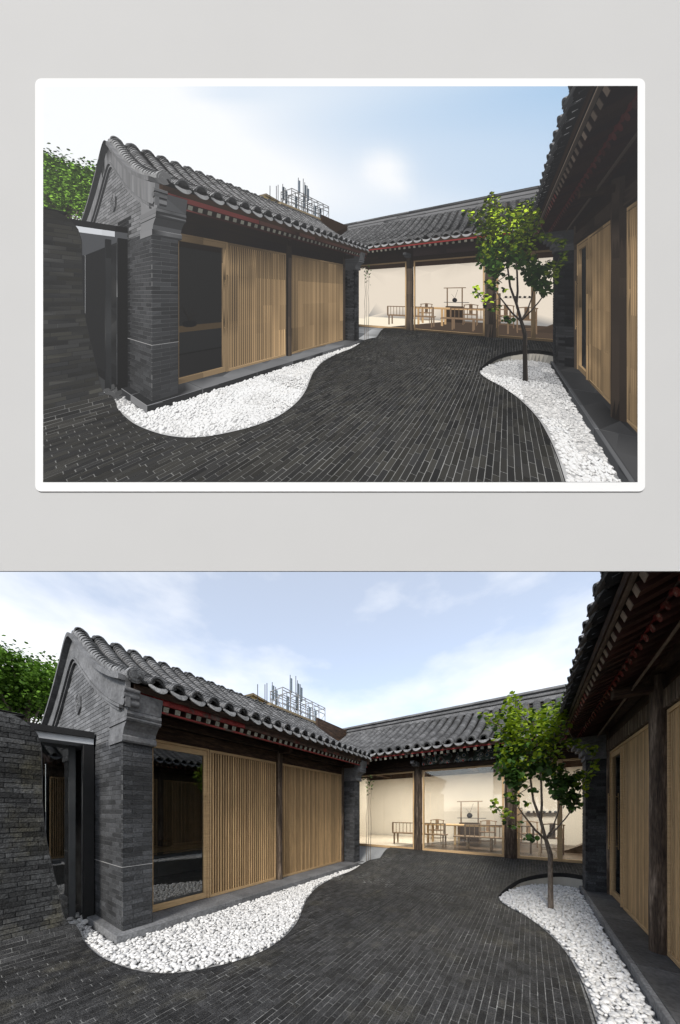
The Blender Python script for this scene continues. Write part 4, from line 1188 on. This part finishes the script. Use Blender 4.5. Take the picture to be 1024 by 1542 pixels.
limb.tube([tp(829.5, 1372), tp(829, 1340), tp(828.5, 1305), tp(829, 1288), tp(825, 1274), tp(822, 1264)], [.042, .037, .034, .036, .031, .027], 12)
BR = [([(822, 1265), (806, 1250), (786, 1224), (778, 1212)], .020, -.15), ([(822, 1264), (814, 1235), (803, 1205), (800, 1182), (796, 1150), (790, 1110)], .026, .1),
      ([(814, 1236), (816, 1212), (815, 1180), (812, 1150), (806, 1100), (795, 1060)], .020, -.1), ([(823, 1262), (833, 1245), (840, 1225), (846, 1195)], .016, .15),
      ([(824, 1262), (838, 1248), (852, 1232), (862, 1218), (872, 1195), (884, 1165)], .014, -.2), ([(852, 1190), (856, 1175), (852, 1160), (845, 1140)], .010, .1),
      ([(800, 1182), (790, 1190), (780, 1196), (770, 1185)], .010, -.2), ([(786, 1224), (765, 1235), (752, 1222), (742, 1208)], .008, -.1), ([(812, 1150), (830, 1120), (850, 1090)], .012, .2),
      ([(796, 1150), (775, 1120), (750, 1092), (735, 1085)], .011, -.2), ([(806, 1100), (785, 1075), (772, 1052)], .009, .0), ([(884, 1165), (893, 1140), (895, 1120)], .006, -.1),
      ([(808, 1262), (790, 1258), (770, 1250)], .007, .1), ([(850, 1090), (866, 1118), (878, 1120)], .007, -.15), ([(838, 1120), (850, 1075), (848, 1050)], .007, .1)]
for pts, r0, dd in BR:
    n = len(pts); limb.tube([tp(x, y, dd * k / (n - 1)) for k, (x, y) in enumerate(pts)], [r0 * (1 - .65 * k / (n - 1)) for k in range(n)], 8)
limb.build('trunk', M['bark'], tr, True, 60)
CL = [(800, 1100, 42, 36, 430, 1), (770, 1082, 26, 24, 150, 1), (830, 1090, 30, 34, 270, 1), (775, 1062, 14, 18, 36, 1), (812, 1128, 42, 22, 210, .75), (765, 1120, 24, 22, 130, .8),
      (785, 1150, 28, 24, 170, .25), (762, 1150, 20, 26, 120, .2), (815, 1155, 20, 18, 70, .2), (778, 1172, 16, 16, 60, .15), (848, 1185, 20, 24, 170, .05), (838, 1165, 16, 22, 90, .15), (860, 1205, 16, 14, 70, .1),
      (872, 1172, 14, 16, 55, .3), (882, 1178, 8, 22, 26, .9), (894, 1148, 7, 22, 34, .95), (885, 1125, 16, 6, 26, 1), (862, 1118, 16, 8, 40, .9), (740, 1090, 14, 12, 26, 1), (732, 1078, 6, 7, 8, 1), (725, 1075, 4, 4, 4, 1),
      (848, 1068, 14, 20, 50, 1), (852, 1048, 6, 8, 12, 1), (772, 1048, 8, 10, 14, 1), (745, 1212, 10, 12, 20, .8), (762, 1228, 10, 14, 26, .8), (776, 1243, 12, 8, 16, .7), (797, 1258, 12, 8, 12, .15), (772, 1200, 12, 10, 26, .3), (806, 1190, 7, 7, 8, .1),
      (760, 1105, 16, 12, 50, .9), (790, 1210, 6, 5, 5, .2)]
young = []; dark = []
for cx, cy, rx_, ry_, n, yf in CL:
    nn = int(n * 1.25)
    for _ in range(nn):
        while True:
            u, w, q = R5.uniform(-1, 1), R5.uniform(-1, 1), R5.uniform(-1, 1)
            if u * u + w * w + q * q < 1: break
        p = tp(cx + u * rx_, cy + w * ry_, q * min(0.55, max(rx_, ry_) / 420 * TD * 1.15))
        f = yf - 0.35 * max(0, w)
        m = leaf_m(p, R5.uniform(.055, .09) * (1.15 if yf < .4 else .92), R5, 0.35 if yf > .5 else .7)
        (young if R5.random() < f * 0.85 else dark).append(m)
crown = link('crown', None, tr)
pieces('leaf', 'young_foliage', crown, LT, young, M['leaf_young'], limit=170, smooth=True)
pieces('leaf', 'dark_foliage', crown, LT, dark, M['leaf_dark'], limit=130, smooth=True)  # leaves of a naturally darker green, mostly below the lime new growth

def big_tree(label, center, rad, trunk_base, n, seed):
    r = random.Random(seed); c = np.array(center); t = thing('broadleaf_tree', label, 'tree', trunk_base)
    b = MB(); tb = np.array(trunk_base, float)
    b.tube([tb, tb + (c - tb) * .4, tb + (c - tb) * .75, c], [.24, .18, .12, .06], 10)
    tips = []
    for k in range(26):
        a = r.uniform(0, 6.28); e = r.uniform(-.3, 1.2)
        q = c + np.array([math.cos(a) * math.cos(e) * rad[0], math.sin(a) * math.cos(e) * rad[1], math.sin(e) * rad[2]]) * r.uniform(.6, .98)
        s = tb + (c - tb) * r.uniform(.5, .95); b.tube([s, (s + q) / 2 + np.array([0, 0, .2]), q], [.06, .035, .012], 6); tips.append(q)
    b.build('trunk', M['bark'], t, True, 60)
    ms = []
    cl = tips + [c + np.array([r.gauss(0, .38) * rad[0], r.gauss(0, .38) * rad[1], r.gauss(0, .38) * rad[2]]) for _ in range(50)]
    for _ in range(n):
        q = r.choice(cl); s = r.uniform(.25, .55)
        p = q + np.array([r.gauss(0, s), r.gauss(0, s), r.gauss(0, s * .45)])
        ms.append(leaf_m(p, r.uniform(.08, .15), r, .3))
    lb = MB(); lb.inst(LT, ms); lb.build('crown', M['leaf_far'], t, kind='stuff')
big_tree('leafy green tree rising behind the curved brick wall', on_d(34, 1045, 12.5), (2.3, 2.3, 1.6), on_d(38, 1045, 12.5) * np.array([1, 1, 0]), 22000, 4)
# bare climbing stems at the corner of the left house
cs = thing('climbing_stem', 'thin bare climbing stems against the far brick pier', 'plant', (-4.05, 7.35, 0.1))
b = MB()
for k in range(3):
    bx_, by_ = -4.05 + .04 * k, 7.36 + .05 * k; pts = [(bx_ + random.uniform(-.02, .02), by_ + random.uniform(-.02, .02), .1 + .33 * q) for q in range(8)]
    b.tube(pts, [.009 - .0008 * q for q in range(8)], 6)
b.build('stem', M['bark'], cs)
b = MB(); r = random.Random(2)
b.inst(LT, [leaf_m((-4.0 + r.gauss(0, .08), 7.4 + r.gauss(0, .06), 2.45 + r.gauss(0, .15)), .06, r) for _ in range(40)]); b.build('leaf_tuft', M['leaf_dark'], cs, kind='stuff')

# ================================================================== far rooftop with the aerials
fb = thing('rooftop_block', 'yellow rendered block with a flat roof beyond the tiled house', 'building', (-29, 27.5, 0))
b = MB(); b.box(-33, -25.35, 22.8, 33.3, 0, 13.9); b.build('wall', M['yellow_wall'], fb)
b = MB(); b.box(-33.4, -25.0, 22.3, 33.7, 13.9, 14.2, .03); b.build('roof_edge', M['eave_brown'], fb)
sh = [on_x(q, w, -29.0)[1:] for q, w in ((362, 1052), (379, 1047.5), (410, 1064), (410, 1075), (362, 1075))]
b = MB(); b.prism([tuple(q) for q in sh], 0, -33.0, -29.0); b.build('stair_head', M['yellow_wall'], fb)
b = MB(); b.prism([(sh[0][0], sh[0][1]), (sh[1][0], sh[1][1]), (sh[2][0], sh[2][1]), (sh[2][0] + .2, sh[2][1] + .15), (sh[1][0], sh[1][1] + .28), (sh[0][0] - .2, sh[0][1] + .15)], 0, -33.2, -28.7); b.build('stair_roof', M['eave_brown'], fb)
sf = thing('steel_lattice', 'galvanised steel lattice frame on the yellow block roof', 'frame', (-25.5, 28, 14.2))
b = MB(); ysl = np.linspace(24.6, 33.3, 7); ZL = (14.2, 15.0, 16.0, 16.6, 16.95)
for y in ysl: b.tube([(-25.4, y, ZL[0]), (-25.4, y, ZL[4])], .06, 6); b.tube([(-27.6, y, ZL[0]), (-27.6, y, ZL[4])], .06, 6); b.tube([(-27.6, y, 16.9), (-25.4, y, 16.9)], .05, 6)
b.build('upright', M['galv'], sf)
b = MB()
for z in ZL[1:]:
    for x in (-25.4, -27.6): b.tube([(x, 24.6, z), (x, 33.3, z)], .05, 6)
b.build('rail', M['galv'], sf)
b = MB()
for k in range(6):
    b.tube([(-25.4, ysl[k], 14.3), (-25.4, ysl[k + 1], 16.0)], .035, 5); b.tube([(-27.6, ysl[k + 1], 14.3), (-27.6, ysl[k], 16.0)], .035, 5)
b.tube([(-25.4, 22.6, 14.3), (-25.4, 24.6, 16.0)], .05, 5); b.tube([(-25.4, 23.4, 14.2), (-25.4, 23.4, 15.0)], .04, 5)
b.build('brace', M['galv'], sf)
AN = [(410, 1033, 1062, 1), (399, 1040, 1060, 0), (402, 1038, 1062, 0), (415, 1040, 1062, 1), (388, 1040, 1055, 0), (437, 1022, 1066, 1), (445.5, 1027, 1072, 0), (448, 1030, 1078, 1), (452.5, 1036, 1076, 1), (432, 1049, 1066, 1), (446, 1048, 1070, 1), (465, 1066, 1084, 1), (474, 1071, 1088, 1), (453, 1056, 1072, 0)]
for k, (px, y0, y1, kind) in enumerate(AN):
    X = -26.4 if px > 420 else -28.2
    a = on_x(px, y0, X); c = on_x(px, y1, X); base = np.array([a[0], a[1], 14.2])
    t = thing('aerial', 'blue grey panel aerial on a mast above the yellow block' if kind else 'plain whip aerial mast above the yellow block', 'aerial', tuple(base), 'panel aerials on the yellow block' if kind else 'whip aerials on the yellow block')
    b = MB(); b.tube([base, a + np.array([0, 0, .5 if kind else .8])], .045, 6); b.build('mast', M['iron'], t)
    if kind:
        top = a[2]; b = MB(); b.box(a[0] + .05, a[0] + .25, a[1] - .17, a[1] + .17, max(top - 1.9, 14.4), top, .02); b.build('panel', M['antenna'], t)

# ================================================================== display board with the photographic print
# A thin grey board on two posts stands just ahead of the viewer, above head height. A white card
# hangs on it; the card's face is a print of this same courtyard (ink colours on a flat sheet).
BD = 1.0
def bpt(px, py, d=BD): return on_d(px, py, d)
def sheet(x0, x1, y0, y1, d0, d1, rad=0.0):
    """an upright slab facing the viewer; pixel extents are turned into metres at distance BD"""
    P = []
    if rad:
        for cx, cy, a0 in ((x1 - rad, y0 + rad, 0), (x0 + rad, y0 + rad, 90), (x0 + rad, y1 - rad, 180), (x1 - rad, y1 - rad, 270)):
            for k in range(7):
                a = math.radians(a0 + 15 * k); P.append((cx + rad * math.cos(a), cy - rad * math.sin(a)))
    else: P = [(x1, y0), (x0, y0), (x0, y1), (x1, y1)]
    n = len(P); V = np.array([bpt(x, y, d0) + FW * (d - d0) for d in (d0, d1) for x, y in P])
    F = [tuple(range(n)), tuple(reversed(range(n, 2 * n)))] + [(i, i + n, (i + 1) % n + n, (i + 1) % n) for i in range(n)]
    return V, F
dbt = thing('display_board', 'large plain light grey display board raised above the courtyard on posts', 'board', tuple(FW * (BD + .05)))
b = MB(); b.add(*sheet(-45, 1069, -40, 860, BD, BD + 0.003)); b.build('panel', M['board'], dbt)
for px in (-36, 1060):
    q = bpt(px, 500, BD) + FW * 0.03
    b = MB(); b.box(-.02, .02, -.02, .02, 0.0, 4.6, .004)
    b.build('post', M['galv'], dbt, matrix=Matrix.Translation((q[0], q[1], 0.0)) @ Matrix.Rotation(TH, 4, 'Z'))
b = MB()
for py in (60, 800):
    b.bar(bpt(-36, py) + FW * .02, bpt(1060, py) + FW * .02, .03, .03)
b.build('batten', M['galv'], dbt)
ct = thing('photo_card', 'white bordered card with a courtyard photograph, mounted on the grey board', 'print', tuple(bpt(512, 740) - FW * .01))
b = MB(); b.add(*sheet(53, 971.5, 118, 740, BD - 0.0025, BD - 0.001, 9)); b.build('card', M['card'], ct)
b = MB(); b.add(*sheet(150, 875, 200, 660, BD - 0.001, BD)); b.build('spacer', M['galv'], ct)

# ---- the ink: a flat sheet of coloured facets showing the courtyard as a camera at the same spot records it
PW = 0.71
x0p, x1p, y0p, y1p = 65.0, 960.0, 130.0, 726.0
def to_print(xb, yb): return (xb + 78.8) / 1.148, (yb - 709.0) / 1.148
BX0, BX1 = x0p * 1.148 - 78.8, x1p * 1.148 - 78.8
BY0, BY1 = y0p * 1.148 + 709, y1p * 1.148 + 709
bpy.context.view_layer.update()
skip_mat = {'glass', 'dark_glass', 'screen_glass', 'board', 'card', 'soil'}
skip_obj = {dbt.name, ct.name}
cache = {}; tris = []; cols = []; flags = []; bvh_v = []; bvh_f = []; nb = 0
prng = np.random.default_rng(3)
for o in list(scene.objects):
    if o.type != 'MESH' or (o.parent and o.parent.name in skip_obj): continue
    me = o.data; mn = me.materials[0].name if me.materials else ''
    if mn in skip_mat: continue
    if me.name not in cache:
        me.calc_loop_triangles(); nt_ = len(me.loop_triangles)
        v = np.empty(len(me.vertices) * 3, np.float32); me.vertices.foreach_get('co', v)
        t = np.empty(nt_ * 3, np.int32); me.loop_triangles.foreach_get('vertices', t)
        pi = np.empty(nt_, np.int32); me.loop_triangles.foreach_get('polygon_index', pi)
        tn = np.zeros(len(me.polygons), np.float32); me.attributes['tint'].data.foreach_get('value', tn)
        cache[me.name] = (v.reshape(-1, 3).astype(float), t.reshape(-1, 3), tn[pi])
    v, t, tn = cache[me.name]
    mw = np.array(o.matrix_world); W = v @ mw[:3, :3].T + mw[:3, 3]
    xb, yb, d = project(W)
    big = o.name.split('.')[0]
    if big not in ('pebble_fill', 'pebble', 'paving_brickwork', 'brick', 'cut_brickwork', 'drip_board', 'moulding', 'verge_tile', 'corbel', 'barge_band', 'drip_tile', 'fascia_board', 'carved_medallion', 'slat', 'slat_screen', 'door_frame', 'door_leaf') and mn != 'leaf_far':
        bvh_v.append(W); bvh_f.append(t + nb); nb += len(W)
    T = W[t]
    dt = d[t]; keep = dt.max(1) > 0.45
    inside = (xb[t] > BX0).any(1) & (xb[t] < BX1).any(1) & (yb[t] > BY0).any(1) & (yb[t] < BY1).any(1)
    keep &= inside | (dt.min(1) < 0.45)
    if not keep.any(): continue
    T = T[keep]; tn = tn[keep]
    N = np.cross(T[:, 1] - T[:, 0], T[:, 2] - T[:, 0]); ln = np.linalg.norm(N, axis=1); ok = ln > 1e-12; N[ok] /= ln[ok, None]
    view = T.mean(1) - np.array([0, 0, CAMH]); fac = (N * view).sum(1)
    if mn in ('pebble', 'paver', 'wall_brick', 'grey_brick', 'pier_brick', 'oak'): ok &= fac < 0
    T = T[ok]; N = N[ok]; tn = tn[ok]; fac = fac[ok]
    N = np.where(fac[:, None] > 0, -N, N)
    ik = INK.get(mn)
    rnd = (tn + prng.random()) % 1.0
    c = np.repeat(ik['base'][None, :], len(T), 0).astype(float)
    if ik['t2'] is not None: c = c + (ik['t2'] - c) * (prng.random((len(T), 1)) * 0.0 + ((rnd * 7.3) % 1.0)[:, None] * .45)
    if ik['hue'] is not None: c = c + (ik['hue'] - c) * rnd[:, None]
    c *= (1 + .75 * ik['var'] * (2 * rnd[:, None] - 1))
    c *= 1 + ik['noise'] * .35 * (2 * prng.random((len(T), 1)) - 1) * (0.0 if len(T) < 200 else 1)
    e = np.zeros((len(T), 1)) if not ik['emit'] else np.ones((len(T), 1))
    if mn.startswith('leaf') or mn == 'pebble': e = np.full((len(T), 1), -1.0)
    tris.append(np.concatenate([T.reshape(-1, 9), N], 1)); cols.append(np.concatenate([c, e], 1))
TR = np.concatenate(tris); CO = np.concatenate(cols)
P = TR[:, :9].reshape(-1, 3, 3)
xb, yb, d = project(P)
easy = (d.min(1) > 0.45) & (xb.min(1) > BX0) & (xb.max(1) < BX1) & (yb.min(1) > BY0) & (yb.max(1) < BY1)
span = np.maximum(xb.max(1) - xb.min(1), yb.max(1) - yb.min(1))
easy &= span < 50
def clip_poly(poly, f):
    out = []
    for i in range(len(poly)):
        a, c = poly[i], poly[(i + 1) % len(poly)]; fa, fc = f(a), f(c)
        if fa >= 0: out.append(a)
        if (fa >= 0) != (fc >= 0): out.append(a + (c - a) * (fa / (fa - fc)))
    return out
def depth(p): return p[0] * FW[0] + p[1] * FW[1]
def lat(p): return p[0] * RT[0] + p[1] * RT[1]
planes = [lambda p: depth(p) - 0.45,
          lambda p: lat(p) * FPX - (BX0 - CXP) * depth(p), lambda p: (BX1 - CXP) * depth(p) - lat(p) * FPX,
          lambda p: (CYP - BY0) * depth(p) - (p[2] - CAMH) * FPX, lambda p: (p[2] - CAMH) * FPX - (CYP - BY1) * depth(p)]
extra_p = []; extra_n = []; extra_c = []
def split(t, n, c, lvl=0):
    x, y, dd = project(t)
    L = [math.hypot(x[i] - x[(i + 1) % 3], y[i] - y[(i + 1) % 3]) for i in range(3)]
    k = int(np.argmax(L))
    if L[k] > 48 and lvl < 12:
        i, j, m = k, (k + 1) % 3, (k + 2) % 3; q = (t[i] + t[j]) / 2
        split(np.array([t[i], q, t[m]]), n, c, lvl + 1); split(np.array([q, t[j], t[m]]), n, c, lvl + 1)
    else:
        extra_p.append(t); extra_n.append(n); extra_c.append(c)
for k in np.nonzero(~easy)[0]:
    poly = [p for p in P[k]]
    for f in planes:
        poly = clip_poly(poly, f)
        if len(poly) < 3: break
    if len(poly) < 3: continue
    for i in range(1, len(poly) - 1):
        split(np.array([poly[0], poly[i], poly[i + 1]]), TR[k, 9:], CO[k])
PP = np.concatenate([P[easy], np.array(extra_p)]); NN = np.concatenate([TR[easy][:, 9:], np.array(extra_n)]); CC = np.concatenate([CO[easy], np.array(extra_c)])
bvh = BVHTree.FromPolygons(np.concatenate(bvh_v).tolist(), np.concatenate(bvh_f).tolist(), all_triangles=True)
# light reaching each facet, sampled once per small cell and direction
hem = []
for k in range(12):
    u = (k + .5) / 12; ph = k * 2.399963; r_ = math.sqrt(u); hem.append((r_ * math.cos(ph), r_ * math.sin(ph), math.sqrt(1 - u)))
tosun = -sdir
lc = {}
def lit(p, n):
    d_, u_, w_ = basis(n); s_ = 0.0; bnc = 0.0; o_ = Vector(p + n * .02); warm = 0.0
    for a, c_, z in hem:
        w = u_ * a + w_ * c_ + n * z
        h = bvh.ray_cast(o_, Vector(w))
        if h[0] is None:
            s_ += 1.0 if w[2] > 0.02 else 0.10
        else:
            bnc += 0.10 + (0.28 if h[0].y > 8.95 else 0.0)
    k = max(0.0, float(np.dot(n, tosun))); vis = 0.0
    if k > 0:
        for j in range(3):
            q = tosun + np.array([.12 * math.cos(2.1 * j), .12 * math.sin(2.1 * j), .05 * (j - 1)])
            if bvh.ray_cast(o_, Vector(q))[0] is None: vis += 1 / 3
    return s_ / 12, bnc / 12, k * vis
ne = int(easy.sum()); ctr = PP.mean(1)
SP_ = np.concatenate([ctr[:ne], (PP[ne:] * .65 + ctr[ne:, None] * .35).reshape(-1, 3)])
SN_ = np.concatenate([NN[:ne], np.repeat(NN[ne:], 3, axis=0)])
soft = np.concatenate([CC[:ne, 3], np.repeat(CC[ne:, 3], 3)]) < 0
cell = np.where(soft, 0.4, 0.22)[:, None]; qn = np.where(soft, 1.3, 1.6)[:, None]
keys = np.concatenate([np.round(SP_ / cell), np.round(SN_ * qn), soft[:, None]], 1).astype(int)
uk, first, inv = np.unique(keys, axis=0, return_index=True, return_inverse=True)
E = np.zeros((len(uk), 3))
for q, k in enumerate(first):
    p, n = SP_[k], SN_[k]; ln = np.linalg.norm(n)
    n = n / ln if ln > 1e-6 else np.array([0, 0, 1.0])
    if p[1] > 8.93 and -7.2 < p[0] < 3.0 and 0.3 < p[2] < 3.6 and p[1] < 13.45:
        f = 0.62 + 0.25 * max(0, n[2]) - 0.10 * max(0.0, n[2]) * (p[0] > -3) - 0.5 * max(0.0, p[2] - 2.9)
        E[q] = np.array([1.58, 1.46, 1.31]) * max(0.06, f); continue
    if (p[0] < -4.72 and 1.71 < p[1] < 7.0 and p[2] < 3.0) or (p[0] < -5.63 and p[1] < 1.34 and p[2] < 2.53) or (p[0] > 1.33 and p[1] < 7.4):
        E[q] = 0.16; continue
    s_, bn, su = lit(p, n)
    E[q] = (np.array([1.42, 1.44, 1.48]) * (0.045 + 0.97 * s_ + 0.6 * bn) + np.array([1.5, 1.44, 1.36]) * 0.6 * su)
E = E[inv.ravel()]
EE = np.concatenate([np.repeat(E[:ne], 3, axis=0), E[ne:]]); CC = np.repeat(CC, 3, axis=0)
ink = np.where(CC[:, 3:4] > 0, np.array([[1.0, .9, .6]]), CC[:, :3] * EE)
lum = ink.mean(1, keepdims=True); tq = np.clip(lum / 0.30, 0, 1); ink = ink * (0.58 + 0.42 * tq * tq * (3 - 2 * tq)) * 1.04   # the print's contrast
ink = np.clip(ink, 0.002, 0.97) * PW
xb, yb, d = project(PP)
xt, yt = to_print(xb, yb)
near = 0.45 / np.maximum(d, .45)
def plane_pts(xt, yt, w):
    a = (xt - CXP) / FPX; v = (CYP - yt) / FPX
    dp = BD - 0.0026
    base = FW[None, :] * dp + RT[None, :] * (a[:, None] * dp) + np.array([0, 0, 1.0])[None, :] * (v[:, None] * dp + CAMH)
    return base - FW[None, :] * w[:, None]
V1 = plane_pts(xt.ravel(), yt.ravel(), (0.0002 + 0.0016 * near).ravel())
# sky of the print
gx, gy = np.meshgrid(np.linspace(x0p, x1p, 61), np.linspace(y0p, y1p, 41))
fx = (gx - x0p) / (x1p - x0p); fy = (gy - y0p) / (y1p - y0p)
blue = np.clip((fx - .18) / .75, 0, 1) ** .7 * np.clip(1.15 - fy * 1.6, .3, 1)
for cx_, cy_, sx_, sy_, am in ((.10, .12, .20, .16, .6), (.30, .24, .22, .10, .45), (.575, .21, .035, .045, .65), (.60, .26, .02, .015, .35), (.3, .02, .08, .03, -.25)):
    blue = blue - am * np.exp(-((fx - cx_) / sx_) ** 2 - ((fy - cy_) / sy_) ** 2)
blue = np.clip(blue + 0.06 * np.sin(fx * 9 + 3 * np.sin(fy * 11)) * (fy < .4), 0, 1)
skyc = np.array([.93, .955, .985])[None, None] * (1 - blue[..., None]) + np.array([.42, .60, .82])[None, None] * blue[..., None]
V0 = plane_pts(gx.ravel(), gy.ravel(), np.full(gx.size, 0.0001))
F0 = [(j * 61 + i, j * 61 + i + 1, (j + 1) * 61 + i + 1, (j + 1) * 61 + i) for j in range(40) for i in range(60)]
n0 = len(V0); nt1 = len(PP)
me = bpy.data.meshes.new('print')
Vall = np.concatenate([V0, V1]).astype(np.float32)
li = np.concatenate([np.array(F0, np.int32).ravel(), (np.arange(nt1 * 3, dtype=np.int32) + n0)])
tot = np.concatenate([np.full(len(F0), 4), np.full(nt1, 3)]).astype(np.int32); st = np.concatenate([[0], np.cumsum(tot)[:-1]]).astype(np.int32)
me.vertices.add(len(Vall)); me.vertices.foreach_set('co', Vall.ravel()); me.loops.add(len(li)); me.loops.foreach_set('vertex_index', li)
me.polygons.add(len(tot)); me.polygons.foreach_set('loop_start', st); me.polygons.foreach_set('loop_total', tot)
me.update(calc_edges=True)
ca = me.attributes.new('ink', 'FLOAT_COLOR', 'POINT')
cv = np.ones((len(Vall), 4), np.float32); cv[:n0, :3] = skyc.reshape(-1, 3) * PW; cv[n0:, :3] = ink
ca.data.foreach_set('color', cv.ravel())
im = bpy.data.materials.new('print_ink'); im.use_nodes = True
n_ = im.node_tree; bs = n_.nodes['Principled BSDF']; bs.inputs['Roughness'].default_value = .75; bs.inputs['Specular IOR Level'].default_value = 0.1
an = n_.nodes.new('ShaderNodeAttribute'); an.attribute_name = 'ink'; n_.links.new(an.outputs['Color'], bs.inputs['Base Color'])
cn = n_.nodes.new('ShaderNodeCombineXYZ'); nv = -FW
for k in range(3): cn.inputs[k].default_value = float(nv[k])
n_.links.new(cn.outputs[0], bs.inputs['Normal'])
me.materials.append(im)
link('printed_picture', me, ct, label='photograph of the brick courtyard with pebbles, tree and tiled houses')
